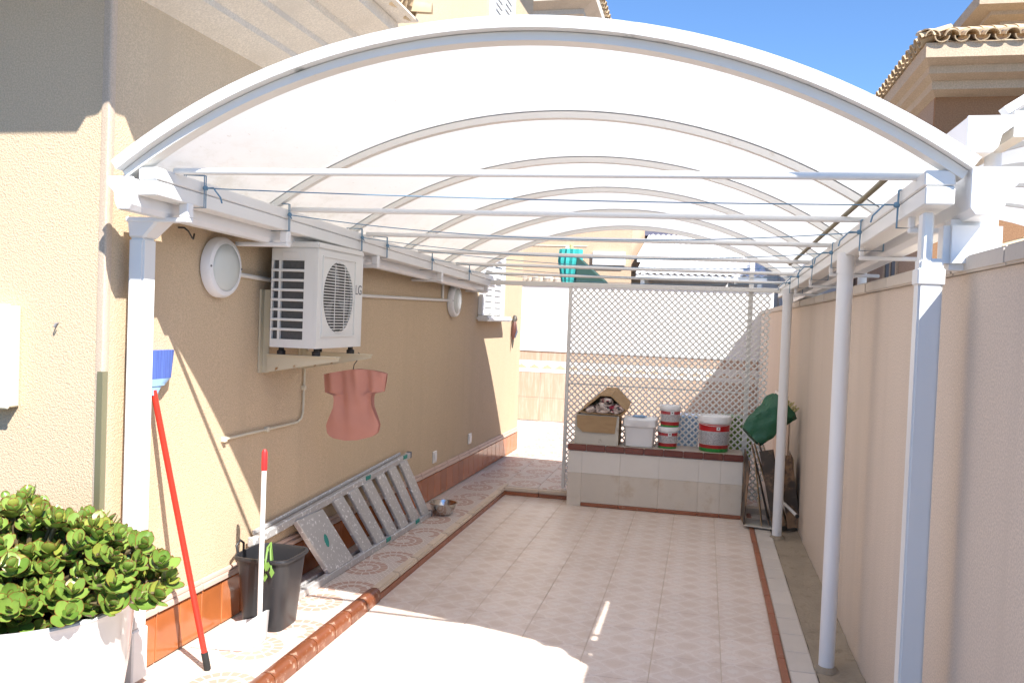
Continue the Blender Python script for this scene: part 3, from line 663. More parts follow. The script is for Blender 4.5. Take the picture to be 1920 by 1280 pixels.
# paint pails
def pail(name, label, x, y, z, r, h, mat, grp=None):
    t = thing(name, label, 'pail', (x, y, z), grp)
    g = G(); g.lathe([(r*.88, 0), (r*.90, .004), (r*.97, h*.82), (r*.97, h*.83)], 36, (x, y, z)); ob('body', g, mat, t, smooth=40)
    g = G(); g.lathe([(r, h*.80), (r*1.04, h*.81), (r*1.04, h*.96), (r*1.0, h*.985), (r*.9, h*.985), (r*.88, h*.96), (0, h*.962)], 36, (x, y, z)); ob('lid', g, 'pvc', t, smooth=40)
    zb = h*.60; pts = []
    g = G(); 
    for k in range(13):
        a = math.pi + .25 + (math.pi-.5)*k/12; pts.append((x+math.cos(a)*r*1.0, y+math.sin(a)*r*1.02, z+h*.78-.05*h*math.sin(math.pi*k/12)))
    g.tube(pts, .002, 5); ob('handle', g, 'pvc', t, smooth=60)
    for k, (dz, cc, sz) in enumerate(((h*.66, 'pvc', .032), (h*.665, 'ornw', .011))):
        g = G(); vs = []; nn = 6; a0 = -math.pi/2+.25; da = sz/r*.5
        for i in range(nn+1):
            a = a0-da+2*da*i/nn
            for zz in (-sz*.45, sz*.45): vs.append((x+math.cos(a)*(r*.973+.0012*(k+1)), y+math.sin(a)*(r*.973+.0012*(k+1)), z+dz+zz))
        g.add(vs, [(2*i, 2*i+2, 2*i+3, 2*i+1) for i in range(nn)]); ob('label_patch', g, cc, t)
    return t
pail('paint_pail', 'small white pail with red band, standing on bench under another pail', -.275, 7.51, ZB, .088, .185, 'red_pail')
pail('paint_pail', 'small white pail with red band, stacked on top of another pail', -.262, 7.515, ZB+.185, .088, .185, 'red_pail')
pail('paint_bucket', 'large white paint bucket with red and green bands, alone on bench', .115, 7.52, ZB, .135, .305, 'big_pail')
# things behind the lattice: toys on the terrace
for i, (x, z, c, lab) in enumerate(((-.16, .72, 'bluep', 'pale blue toy crate behind the lattice screen'), (.33, .74, 'sprig', 'bright green toy crate behind the lattice screen'))):
    t = thing('toy_crate', lab, 'crate', (x, 8.35, ZW))
    g = G(); g.hexa([(x-.12, 8.25, ZW), (x+.12, 8.25, ZW), (x+.12, 8.45, ZW), (x-.12, 8.45, ZW), (x-.15, 8.22, z), (x+.15, 8.22, z), (x+.15, 8.48, z), (x-.15, 8.48, z)]); ob('body', g, c, t, bevel=.01)
    for k in range(4):
        g = G(); g.box((x-.14+k*.075, 8.205, z-.2), (x-.11+k*.075, 8.222, z-.04)); ob('rib', g, c, t)
    g = G(); g.box((x-.165, 8.205, z+.001), (x+.165, 8.495, z+.025)); ob('rim', g, c, t, bevel=.008)

# ------------------------------------------------------------------ flattened cardboard and green bag on the right
t = thing('flattened_cardboard', 'bundle of dark flattened cardboard boxes wedged between bench and boundary wall', 'cardboard', (.55, 7.1, 0))
def slab(pts, thick, name, mat, par):   # pts: 4 corners (quad), thickness along normal
    v = [Vector(p) for p in pts]; nrm = (v[1]-v[0]).cross(v[3]-v[0]).normalized()*thick
    q = G(); q.hexa([*(p for p in v), *(p+nrm for p in v)]); return ob(name, q, mat, par)
slab([(.365, 7.30, .02), (.375, 7.02, .03), (.40, 7.0, .52), (.37, 7.3, .60)], .008, 'panel', 'cardd', t)
slab([(.375, 7.0, .025), (.60, 6.98, .02), (.60, 7.28, .02), (.38, 7.3, .02)], .008, 'panel', 'cardw', t)
for i, (xa, xb, dz) in enumerate(((.50, .42, .60), (.56, .40, .66), (.62, .42, .67), (.655, .45, .69), (.69, .49, .66), (.72, .70, .62), (.735, .72, .58))):
    yy = 7.0 + .018*(i % 3)
    slab([(xa, yy, .035+.006*i), (xa+.02, yy+.28, .035+.006*i), (xb+.02, yy+.30, dz-.02), (xb, yy+.02, dz)], .006, 'panel', 'card' if i % 2 == 0 else 'cardd', t)
for i, (xa, xb, dz) in enumerate(((.585, .46, .63), (.70, .60, .6))):
    slab([(xa, 6.985, .04), (xa, 7.0, .04), (xb+.01, 7.0, dz), (xb, 6.985, dz)], .10, 'black_bag', 'cardd', t)
t = thing('clothes_pole', 'short white metal tube with dark tip sticking out of the cardboard bundle', 'tube', (.74, 6.88, .2))
g = G(); g.tube([(.66, 7.02, .235), (.735, 6.72, .2)], .012, 10); ob('tube', g, 'cond', t, smooth=50)
g = G(); g.tube([(.735, 6.72, .2), (.739, 6.705, .198)], .014, 10); ob('tip', g, 'rubber', t, smooth=50)
# green bag: twisted prism lying diagonally
t = thing('green_bag', 'dark green nylon bag with yellow straw top leaning on the cardboard bundle', 'bag', (.5, 7.1, .62))
pa, pb = Vector((.395, 7.12, .725)), Vector((.655, 7.20, .99)); ax = (pb-pa).normalized(); sd = Vector((-.62, 0, .62)).normalized(); dp_ = ax.cross(sd)
g = G(); vs = []; n = 32; m = 16
for i in range(m+1):
    f = i/m; c = pa.lerp(pb, f); wv = .122*(1 - .25*(1-f)**3)*(1+.05*math.sin(9*f)); 
    for k in range(n):
        a = 2*math.pi*k/n; q_ = 1/((abs(math.cos(a))**4+abs(math.sin(a))**4)**.25)
        r_ = wv*q_*(1+.10*math.sin(3*a+4*f)+.05*math.sin(7*a-9*f)+.04*math.sin(11*a+15*f)); vs.append(c + sd*(r_*math.cos(a)) + dp_*(r_*.62*math.sin(a)))
g.add(vs, [(i*n+k, i*n+(k+1) % n, (i+1)*n+(k+1) % n, (i+1)*n+k) for i in range(m) for k in range(n)] + [tuple(range(n)), tuple(m*n+k for k in range(n))])
ob('bag', g, 'greenbag', t, smooth=35)
g = G()
for k in range(26):
    u = random.uniform(-.8, .8); v_ = random.uniform(-.5, .5)
    p0 = pb + sd*(.1*u-.02) + dp_*(.06*v_) - ax*.03; g.tube([p0, p0+ax*random.uniform(.06, .1)+Vector((random.uniform(-.01, .01), 0, random.uniform(-.01, .01)))], .006, 5)
o = ob('straw_top', g, 'yellow', t)

# ------------------------------------------------------------------ air conditioner
ac = thing('air_conditioner', 'white outdoor air conditioning unit with round fan grille on wall bracket', 'air conditioner', (-2.02, 4.23, 1.40))
X0, X1, Y0, Y1, Z0, Z1 = -2.15, -1.896, 3.95, 4.52, 1.41, 1.945
# casing with hollow side: front shell, top, frame posts
g = G(); g.box((X0, Y0+.02, Z0+.02), (X1-.02, Y1, Z1-.02)); ob('core', g, 'fin', ac)
g = G(); g.box((X1-.075, Y0, Z0), (X1-.0195, Y0+.0195, Z1-.035)); ob('corner_panel', g, 'acw', ac)
g = G(); g.box((X0-.004, Y0-.003, Z1-.035), (X1+.004, Y1+.003, Z1)); ob('top_panel', g, 'acw', ac, bevel=.008, seg=2)
g = G(); g.box((X0, Y0, Z0), (X1-.0755, Y0+.0195, Z0+.042)); ob('bottom_rail', g, 'acw', ac)
g = G(); g.box((X0, Y0, Z1-.095), (X1-.0755, Y0+.0195, Z1-.0355)); hd = ob('header_panel', g, 'acw', ac)
g = G(); g.box((X0+.06, Y0-.003, Z1-.083), (X0+.15, Y0-.0003, Z1-.056)); ob('grip', g, 'cond', hd, bevel=.001)
for x, ww in ((X0, .008), (X0+.04, .012)):
    g = G(); g.box((x, Y0-.0005, Z0+.0425), (x+ww, Y0+.018, Z1-.0955)); ob('side_bar', g, 'acw', ac)
nb = 8; hz = (Z1-.0955)-(Z0+.042)
for k in range(1, nb):
    z = Z0+.042+hz*k/nb; g = G(); g.box((X0, Y0-.004, z-.0065), (X1-.0757, Y0+.012, z+.0065)); ob('louvre', g, 'acw', ac, bevel=.002)
# front panel with round opening
cy_, cz_ = 4.205, 1.675; rr = .185
yl0, yl1, zl0, zl1 = Y0, Y1, Z0, Z1-.036
g = G(); n = 48; vs = []; inn = []; out = []
for k in range(n):
    a = 2*math.pi*k/n; ca, sa = math.cos(a), math.sin(a)
    inn.append((cy_+rr*ca, cz_+rr*sa))
    tt = min(((yl1-cy_)/ca if ca > 1e-6 else 1e9), ((yl0-cy_)/ca if ca < -1e-6 else 1e9), ((zl1-cz_)/sa if sa > 1e-6 else 1e9), ((zl0-cz_)/sa if sa < -1e-6 else 1e9))
    out.append((cy_+tt*ca, cz_+tt*sa))
for cyc in ((yl0, zl0), (yl1, zl0), (yl1, zl1), (yl0, zl1)):
    kbest = min(range(n), key=lambda i: (out[i][0]-cyc[0])**2+(out[i][1]-cyc[1])**2); out[kbest] = cyc
for xx in (X1, X1-.019):
    vs += [(xx, a, b) for a, b in inn] + [(xx, a, b) for a, b in out]
fs = []
for k in range(n):
    k2 = (k+1) % n
    fs += [(k, k2, n+k2, n+k), (2*n+k2, 2*n+k, 3*n+k, 3*n+k2), (k2, k, 2*n+k, 2*n+k2), (n+k, n+k2, 3*n+k2, 3*n+k)]
g.add(vs, fs); fp = ob('front_panel', g, 'acw', ac)
g = G(); g.lathe([(rr*.99, -.002), (rr*.99, .002)], 40); 
bd = ob('fan_recess', g, 'dark', ac, local=True); bd.location = (X1-.016-ac.location.x, cy_-ac.location.y, cz_-ac.location.z); bd.rotation_euler = (0, R(90), 0)
for k in range(3):
    g = G(); a0 = R(200+120*k); vs = []
    for i in range(7):
        r_ = .03+.135*i/6; wdt = .35+.25*i/6
        for a in (a0-wdt*.6+.5*i/6, a0+wdt*.6+.5*i/6): vs.append((X1-.012+(.004 if a < a0 else -.001), cy_+r_*math.cos(a), cz_+r_*math.sin(a)))
    g.add(vs, [(2*i, 2*i+1, 2*i+3, 2*i+2) for i in range(6)]); ob('fan_blade', g, 'grey', ac)
gb = G(); gb.box((0, -1, -.0022), (.003, 1, .0022))
for k in range(25):
    z = -.18+.36*k/24; L = math.sqrt(max(rr*rr-z*z, 0))
    if L > .02:
        g = G(); g.box((X1+.0005, cy_-L, cz_+z-.0024), (X1+.005, cy_+L, cz_+z+.0024)); ob('grille_bar', g, 'acw', ac)
for a in (-.06, .06):
    g = G(); g.box((X1+.0052, cy_+a-.002, cz_-.172), (X1+.0075, cy_+a+.002, cz_+.172)); ob('grille_bar', g, 'acw', ac)
fr = .2
for a, b in (((X1+.0002, cy_-fr-.006, cz_-fr), (X1+.006, cy_-fr, cz_+fr)), ((X1+.0002, cy_+fr, cz_-fr), (X1+.006, cy_+fr+.006, cz_+fr)), ((X1+.0002, cy_-fr-.006, cz_+fr+.0002), (X1+.006, cy_+fr+.006, cz_+fr+.006)), ((X1+.0002, cy_-fr-.006, cz_-fr-.0062), (X1+.006, cy_+fr+.006, cz_-fr-.0002))):
    g = G(); g.box(a, b); ob('grille_frame', g, 'acw', ac)
# lettering
cu = bpy.data.curves.new('lettering', 'FONT'); cu.body = 'LG'; cu.size = .075; cu.extrude = .0006; cu.align_x = 'CENTER'
lo_ = bpy.data.objects.new('lettering_tmp', cu); COL.objects.link(lo_); bpy.context.view_layer.update()
me = bpy.data.meshes.new_from_object(lo_.evaluated_get(bpy.context.evaluated_depsgraph_get())); bpy.data.objects.remove(lo_)
me.materials.clear(); me.materials.append(MT['grey'])
lt = bpy.data.objects.new('lettering', me); COL.objects.link(lt); lt.parent = ac; lt.rotation_euler = (R(90), 0, R(90)); lt.location = (X1+.0015-ac.location.x, 4.464-ac.location.y, 1.70-ac.location.z)
for x, y in ((X0+.03, Y0+.07), (X1-.03, Y0+.07), (X0+.03, Y1-.07), (X1-.03, Y1-.07)):
    g = G(); g.lathe([(.022, 1.371), (.022, 1.39), (.014, 1.395), (.014, 1.4095)], 10, (x, y, 0)); ob('foot', g, 'rubber', ac, smooth=40)
for yb in (Y0+.07, Y1-.07):
    b_ = thing('wall_bracket', 'cream painted rusty steel bracket carrying the near side of the air conditioner' if yb < 4.2 else 'cream painted steel bracket carrying the far side of the air conditioner', 'bracket', (wx(yb), yb, 1.28), 'air conditioner brackets')
    g = G(); g.box((wx(yb)+.002, yb-.02, 1.27), (wx(yb)+.012, yb+.02, 1.70)); g.box((wx(yb)+.0121, yb+.012, 1.27), (wx(yb)+.045, yb+.02, 1.70)); ob('wall_plate', g, 'rust', b_)
    g = G(); g.hexa([(wx(yb)+.046, yb-.004, 1.275), (-1.80, yb-.004, 1.35), (-1.80, yb+.002, 1.35), (wx(yb)+.046, yb+.002, 1.275), (wx(yb)+.046, yb-.004, 1.366), (-1.80, yb-.004, 1.366), (-1.80, yb+.002, 1.366), (wx(yb)+.046, yb+.002, 1.366)]); g.box((wx(yb)+.046, yb-.02, 1.3665), (-1.80, yb+.02, 1.3708)); ob('arm', g, 'rust', b_)

# ------------------------------------------------------------------ wall fittings
def lamp(y, z, r, label):
    t = thing('bulkhead_lamp', label, 'lamp', W(y, 0, z), 'round wall lamps', TH)
    g = G(); g.lathe([(r*.93, .0), (r, .008), (r, .035), (r*.93, .05), (r*.80, .056), (r*.77, .05)], 48); o = ob('ring', g, 'pvc', t, smooth=35, local=True); o.rotation_euler = (0, R(90), 0)
    g = G(); g.lathe([(r*.775, .035), (r*.775, .052), (r*.7, .061), (r*.4, .068), (0, .07)], 48); o = ob('glass', g, 'glass', t, smooth=60, local=True); o.rotation_euler = (0, R(90), 0)
    for a in (R(180), R(0)):
        g = G(); g.lathe([(.005, 0), (.005, .003)], 8); o = ob('screw', g, 'grey', t, local=True); o.rotation_euler = (0, R(90), 0); o.location = (.0525, .885*r*math.cos(a), .885*r*math.sin(a))
lamp(3.615, 1.787, .142, 'round white bulkhead wall lamp between downpipe and air conditioner')
lamp(7.19, 1.735, .142, 'round white bulkhead wall lamp near the shuttered window')
def conduit(name, label, pts, r=.009, mat='cond', clips=(), group=None):
    t = thing(name, label, 'conduit', pts[0], group); g = G(); g.tube(pts, r, 8); ob('tube', g, mat, t, smooth=50)
    for p in clips: g = G(); g.box((p[0]-.012, p[1]-.012, p[2]-.013), (p[0]+.012, p[1]+.012, p[2]+.013)); ob('clip', g, mat, t, bevel=.003)
conduit('cable_conduit', 'white cable conduit from the lamp to the air conditioner', [W(3.75, .012, 1.765), W(4.3, .012, 1.745)], .012)
conduit('cable_conduit', 'long white cable conduit from air conditioner to the lamp by the window', [W(4.3, .012, 1.70), W(7.06, .012, 1.735)], .012)
conduit('cable_conduit', 'short vertical white conduit rising to the canopy beam', [W(6.9, .012, 1.745), W(6.9, .012, 1.95)], .012)
conduit('drain_pipe', 'thin cream drain pipe bending along the wall under the air conditioner', [W(4.495, .012, 1.36), W(4.49, .012, 1.02), W(4.47, .012, .985), W(4.42, .012, .968), W(3.70, .012, .965)], .007, 'cream', [W(4.493, .01, 1.16), W(4.1, .01, .967), W(3.7, .012, .965)])
for y, z, n_ in ((3.316, 1.93, 'small dark metal hook screwed into wall under canopy beam'),):
    t = thing('wall_hook', n_, 'hook', W(y, 0, z)); g = G(); b0 = Vector(W(y, 0, z))
    g.tube([b0+Vector((-.01, 0, .01)), b0+Vector((.03, 0, .01)), b0+Vector((.05, .0, -.005)), b0+Vector((.055, .02, -.03)), b0+Vector((.045, .045, -.035)), b0+Vector((.04, .06, -.01))], .004, 6); ob('hook', g, 'dark', t, smooth=60)
g = G(); g.tube([(-2.47, YC+.01, 1.515), (-2.47, YC-.015, 1.512), (-2.473, YC-.02, 1.500), (-2.467, YC-.022, 1.498), (-2.46, YC-.02, 1.512)], .003, 6)
solo('wall_hook', g, 'grey', 'small grey hook on the sunlit front wall beside the meter box', 'hook', (-2.47, YC, 1.51), smooth=60)
t = thing('meter_box', 'cream wall box with hinged lid on the sunlit front wall', 'box', (-2.82, YC, 1.17))
g = G(); g.box((-3.02, YC-.055, 1.175), (-2.64, YC-.0005, 1.575)); ob('case', g, 'cream', t, bevel=.006)
g = G(); g.box((-3.026, YC-.068, 1.17), (-2.634, YC-.056, 1.58)); ob('lid', g, 'cream', t, bevel=.006)
for y, z, lab in ((6.86, .36, 'white socket cover low on wall just behind the ladder'), (7.88, .385, 'white socket cover low on wall under the shuttered window')):
    t = thing('socket_cover', lab, 'socket', W(y, 0, z), None, TH)
    g = G(); g.box((0, -.045, -.0), (.012, .045, .10)); ob('plate', g, 'cond', t, bevel=.004, local=True)
    g = G(); g.box((.0125, -.028, .02), (.018, .028, .08)); ob('flap', g, 'pvc', t, bevel=.003, local=True)
# bird ornament
t = thing('bird_ornament', 'small painted ceramic bird hung on the sunlit wall beyond the window', 'ornament', W(9.36, .03, 1.45), None, TH)
g = G(); g.tube([(0, 0, -.10), (0, .0, -.04), (.01, 0, .02), (.01, .0, .08), (.01, .01, .12)], [.008, .022, .03, .025, .016], 10); ob('body', g, 'ornr', t, smooth=60, local=True)
g = G(); g.tube([(.0, .01, .11), (.01, .02, .145), (.005, .03, .17), (0, .06, .16)], [.02, .03, .022, .004], 10); ob('head', g, 'ornw', t, smooth=60, local=True)
g = G(); g.tube([(.025, .015, .09), (.03, .02, .0), (.02, .015, -.07)], [.006, .018, .004], 8); ob('wing', g, 'ornb', t, smooth=60, local=True)
g = G(); g.tube([(0, 0, -.09), (0, -.01, -.18)], [.014, .006], 8); ob('tail', g, 'ornw', t, smooth=60, local=True)

# shirt on a wire
t = thing('blouse', 'salmon pink short-sleeved blouse hanging from the air conditioner bracket', 'clothing', (-1.89, 4.45, 1.29))
half = [(.0, -.004), (.055, .004), (.12, -.012), (.185, -.026), (.182, -.06), (.172, -.125), (.115, -.125), (.108, -.155), (.112, -.2), (.135, -.25), (.155, -.295), (.150, -.325), (.12, -.35), (.06, -.37), (.0, -.378)]
def sh(u, z, back):
    k_ = max(.1, min(1, 1+(z+.04)/.34)); fold = (.014*math.sin(u*(44-30*z)+1.3) + .008*math.sin(u*83+z*14))*k_ + .007*math.sin(z*38+u*14)*(1-k_)
    d = (.026*math.sqrt(max(0, 1-(abs(u)/.19)**2)) + fold*(.4+.6*min(1, (z+.4)/.3))) * (1 if not back else -.6)
    return (-1.89+u*.98+.01*z, 4.45+.10*u - d, 1.285+z*1.05+.01*math.sin(u*9))
rows = 26; cols = 28; g = G()
def width(z):
    for (a, za), (b, zb) in zip(half[3:], half[4:]):
        if zb <= z <= za: f = 0 if za == zb else (za-z)/(za-zb); return a+(b-a)*f
    return half[3][0]
zlist = [-.026 - (.352)*i/rows for i in range(rows+1)]
for back in (0, 1):
    vs = []
    for i, z in enumerate(zlist):
        wd = width(z) if z > -.325 else .15*math.sqrt(max(0.04, 1-((-.325-z)/.0545)**2))
        for k in range(cols+1):
            u = -wd + 2*wd*k/cols; zt = z + (.026*(1-(abs(u)/.185)**1.6) if i == 0 else (.026*(1-(abs(u)/.185)**1.6)*max(0, 1-i/5)))
            vs.append(sh(u, zt, back))
    g.add(vs, [(i*(cols+1)+k, i*(cols+1)+k+1, (i+1)*(cols+1)+k+1, (i+1)*(cols+1)+k) for i in range(rows) for k in range(cols)])
ob('fabric', g, 'shirt', t, smooth=80)
g = G(); g.tube([(-1.905, 4.45, 1.282), (-1.90, 4.45, 1.31), (-1.875, 4.45, 1.345), (-1.872, 4.452, 1.372), (-1.88, 4.455, 1.378)], .0025, 6); ob('hanger_wire', g, 'dark', t, smooth=60)

# ------------------------------------------------------------------ ladder lying on its side
t = thing('step_ladder', 'paint-spattered aluminium step ladder lying on its side against the wall', 'ladder', (-2.06, 5.1, ZW))
def Lp(f, d=0):  # lower rail (on floor), f 0..1 near->far
    return Vector((-2.055 + .055*f + d, 4.10 + 2.12*f, ZW+.022))
def Up(f, d=0):
    return Vector((wx(4.05+2.1*f)+.045 + d, 3.93 + 2.20*f, .415 + .12*f))
def rail(P, d, nm, mat='alu', w_=.017, hgt=.022):
    g = G(); a, b = P(0, d), P(1, d)
    g.hexa([a+Vector((-w_, 0, -hgt)), a+Vector((w_, 0, -hgt)), b+Vector((w_, 0, -hgt)), b+Vector((-w_, 0, -hgt)), a+Vector((-w_, 0, hgt)), a+Vector((w_, 0, hgt)), b+Vector((w_, 0, hgt)), b+Vector((-w_, 0, hgt))])
    return ob(nm, g, mat, t, bevel=.004)
rail(Lp, 0, 'rail'); rail(Up, 0, 'rail')
rail(lambda f, d: Lp(f*.93+.02, -.06), 0, 'rear_rail', w_=.01, hgt=.014); rail(lambda f, d: Up(f*.93+.02, -.028)+Vector((0, 0, .03)), 0, 'rear_rail', w_=.008, hgt=.012)
def tread(fl_, fu, wd, th, nm):
    a, b = Lp(fl_), Up(fu); wv = (Lp(fl_+.01)-Lp(fl_)).normalized()*wd/2; dv = (b-a).normalized(); a = a+dv*.02; b = b-dv*.02
    nr = wv.cross(dv).normalized()*th
    if nr.x < 0: nr = -nr
    off = nr*.6
    g = G(); g.hexa([a-wv-nr+off, a+wv-nr+off, b+wv-nr+off, b-wv-nr+off, a-wv+nr+off, a+wv+nr+off, b+wv+nr+off, b-wv+nr+off]); return ob(nm, g, 'alu', t, bevel=.004)
pf = tread(.27, .25, .32, .016, 'platform')
a_, b_ = Lp(.27), Up(.25); nrm = (Lp(.28)-Lp(.27)).cross(b_-a_).normalized()
if nrm.x < 0: nrm = -nrm
c_ = (a_+b_)/2 + nrm*.0258; g = G(); g.lathe([(.03, 0), (.03, .0008)], 20); o = ob('sticker', g, 'teal', pf, local=True)
o.location = c_ - t.location; o.rotation_euler = nrm.to_track_quat('Z', 'Y').to_euler(); o.scale = (.75, 1.3, 1)
for k in range(6):
    f = .455 + .10*k; tread(f, f-.03, .145, .011, 'tread')
for f, P, d in ((.60, Lp, .018), (.86, Lp, .018), (.64, Up, .018), (.95, Up, .018)):
    p = P(f); g = G(); g.box((p.x+d-.006, p.y-.04, p.z-.005), (p.x+d+.002, p.y+.04, p.z+.024)); ob('plastic_joint', g, 'teal', t, bevel=.003)
for P, f in ((Lp, 0), (Up, 0), (Lp, 1), (Up, 1)):
    p = P(f); g = G(); s_ = -1 if f == 0 else 1; g.box((p.x-.02, p.y-.01+.012*s_, p.z-.0225), (p.x+.02, p.y+.012+.012*s_, p.z+.026)); ob('end_cap', g, 'grey' if f else 'alu', t, bevel=.004)
# bowl
g = G(); g.lathe([(.055, 0), (.075, .012), (.095, .055), (.104, .09), (.112, .092), (.112, .095), (.102, .094), (.092, .058), (.07, .016), (0, .012)], 32, (-1.925, 6.33, ZW))
solo('metal_bowl', g, 'steel', 'shiny steel bowl on the walkway at the foot of the ladder', 'bowl', (-1.925, 6.33, ZW), smooth=50)

# ------------------------------------------------------------------ bucket, broom, dustpan
BX, BY = -2.02, 3.80
t = thing('black_bucket', 'black square plastic bucket with white splashes standing by the skirting tiles', 'bucket', (BX, BY, ZW))
g = G(); g.lathe([(.0, .012), (.098, .012), (.103, .0), (.105, .004), (.134, .335), (.146, .337), (.149, .346), (.146, .355), (.136, .355), (.131, .335), (.102, .02), (.0, .018)], 48, (BX, BY, ZW), sq=5, caps=False); ob('body', g, 'blackp', t, smooth=40)
for s_ in (-1,):
    g = G(); g.tube([(BX-.142, BY-.07, ZW+.35), (BX-.15, BY-.075, ZW+.39), (BX-.148, BY-.045, ZW+.41), (BX-.146, BY-.015, ZW+.39), (BX-.142, BY-.02, ZW+.35)], .006, 8); ob('handle', g, 'blackp', t, smooth=60)
t2 = thing('plant_cutting', 'pale green plant cutting drooping over the black bucket rim', 'plant', (BX, BY, ZW+.38))
for k, (dx, dy) in enumerate(((.02, -.15), (.045, -.14), (.0, -.12))):
    g = G(); b0 = Vector((BX+.03, BY-.05, ZW+.33)); e = Vector((BX+.03+dx, BY+dy, ZW+.35-.03*k)); g.tube([b0, b0+Vector((0, -.02, .09)), (b0+e)/2+Vector((0, -.02, .07)), e+Vector((0, -.005, .0)), e+Vector((0, -.01, -.03))], .0045, 6); ob('stem', g, 'sprig', t2, smooth=60)
    for s_ in (0, 1):
        g = G(); c = e + Vector((-.012+.022*s_, -.012, .012-.03*s_)); g.add([c+Vector(v) for v in ((0, 0, .022), (.014, -.004, .004), (0, -.007, -.022), (-.014, -.004, .004), (0, .006, 0))], [(0, 1, 4), (1, 2, 4), (2, 3, 4), (3, 0, 4), (0, 3, 1), (1, 3, 2)]); ob('leaf', g, 'sprig', t2, smooth=80)
# broom
t = thing('broom', 'upside-down broom with red handle and blue bristles leaning on the wall', 'broom', (-1.995, 3.225, ZW))
b0 = Vector((-1.995, 3.225, ZW)); b1 = Vector((-2.222, 3.125, 1.245)); dv = (b1-b0).normalized()
g = G(); g.tube([b0+dv*.075, b1], .0125, 14); ob('handle', g, 'red', t, smooth=50)
g = G(); g.tube([b0, b0+dv*.005, b0+dv*.08], [.010, .014, .0145], 14); ob('end_cap', g, 'rubber', t, smooth=50)
ux = Vector((WS, 1, 0)).normalized()      # head width direction
def head(z0, z1, w0, w1, th0, th1, nm, mat, n_=8, lean=.0):
    g = G(); vs = []
    for f in range(n_+1):
        q_ = f/n_; c = Vector((-2.228-.008*q_*(z1-z0)/.15, 3.125, z0+(z1-z0)*q_)); wd = w0+(w1-w0)*q_; th = th0+(th1-th0)*q_
        vv = ux.cross(Vector((0, 0, 1)))
        for k in range(16):
            a = 2*math.pi*k/16; ca, sa = math.cos(a), math.sin(a); qq = 1/((abs(ca)**4+abs(sa)**4)**.25)
            vs.append(c+ux*(wd*ca*qq)+vv*(th*sa*qq)+Vector((0, 0, lean*ca*wd)))
    g.add(vs, [(f*16+k, f*16+(k+1) % 16, (f+1)*16+(k+1) % 16, (f+1)*16+k) for f in range(n_) for k in range(16)]+[tuple(range(16))[::-1], tuple(n_*16+k for k in range(16))]); return ob(nm, g, mat, t, smooth=40)
head(1.225, 1.262, .018, .055, .016, .014, 'socket', 'bluep'); head(1.2625, 1.292, .07, .115, .016, .016, 'head_block', 'bluep'); 
br_ = head(1.2925, 1.41, .115, .138, .015, .020, 'bristles', 'bluebr')
# dustpan on a stick
t = thing('dustpan', 'white long-handled dustpan with red grip standing on the walkway', 'dustpan', (-1.955, 3.56, ZW))
sx, sy = -1.945, 3.56
g = G(); g.tube([(sx, sy, ZW+.02), (sx, sy, .86)], .0115, 14); ob('stick', g, 'white', t, smooth=50)
g = G(); g.tube([(sx, sy, .8605), (sx, sy, .87), (sx, sy, .945), (sx, sy, .957)], [.0125, .014, .013, .007], 14); ob('grip', g, 'redp', t, smooth=50)
g = G()
# scoop: floor plate + curved wall, opening to -X
ring = []
for k in range(15):
    a = -math.pi*.55 + math.pi*1.1*k/14; ring.append((sx-.06+.075*math.cos(a), sy+.0+.125*math.sin(a)))
ring = [(sx-.26, sy-.145)] + ring + [(sx-.26, sy+.145)]
hts = [.012] + [.07+.07*math.sin(math.pi*k/14) for k in range(15)] + [.012]
n = len(ring)
vs = [(x, y, ZW+.003) for x, y in ring] + [(x+.008, y*1.0, ZW+.003+h_) for (x, y), h_ in zip(ring, hts)] + [((x-sx+.1)*.965+sx-.1, (y-sy)*.955+sy, ZW+.003+h_) for (x, y), h_ in zip(ring, hts)] + [((x-sx+.1)*.965+sx-.1, (y-sy)*.955+sy, ZW+.006) for x, y in ring]
g.add(vs, [(i, i+1, n+i+1, n+i) for i in range(n-1)] + [(n+i, n+i+1, 2*n+i+1, 2*n+i) for i in range(n-1)] + [(2*n+i, 2*n+i+1, 3*n+i+1, 3*n+i) for i in range(n-1)] + [tuple(range(n))[::-1], tuple(range(3*n, 4*n))])
ob('scoop', g, 'scoopm', t, smooth=40)

# ------------------------------------------------------------------ potted jade plant
PX, PY, PR, PH = -2.20, 2.42, .365, .60
t = thing('plant_pot', 'large glossy white round pot holding the jade plant', 'pot', (PX, PY, 0))
g = G(); g.lathe([(.0, 0), (.27, 0), (.285, .008), (.335, .36), (.352, .57), (PR-.004, .588), (PR, .594), (PR-.004, .60), (.345, .60), (.335, .585), (.32, .52), (0, .52)], 64, (PX, PY, 0), caps=False); ob('body', g, 'pot', t, smooth=50)
g = G(); g.lathe([(.324, .54), (.2, .555), (0, .56)], 32, (PX, PY, 0), caps=False); ob('soil', g, 'soil', t, smooth=60)
pl = thing('jade_plant', 'bushy green jade plant with fleshy rounded leaves in the white pot', 'plant', (PX, PY, .55))
def leaf_mesh(L=1., cup=.12, wide=.36):
    vs = []; uv = []; nu, nv = 6, 4
    for side in (0, 1):
        for i in range(nu+1):
            f = i/nu; ww = wide*(math.sin(math.pi*min(1, f**1.25*.86+.07)))**.75*(1.0 if f < .98 else .72)
            for k in range(nv+1):
                u = -1+2*k/nv; th = .05*(1-u*u)*math.sin(math.pi*min(.98, f*.9+.08))
                z = cup*(u*u)*.6 + .20*f*f + (th if side == 0 else -th*.9)
                vs.append((u*ww*L, f*L, z*L)); uv.append(max(abs(u)**2, (f-.0)**6))
    m = (nu+1)*(nv+1); fs = []
    for i in range(nu):
        for k in range(nv):
            a = i*(nv+1)+k; fs += [(a, a+1, a+nv+2, a+nv+1), (m+a+1, m+a, m+a+nv+1, m+a+nv+2)]
    return vs, fs, uv
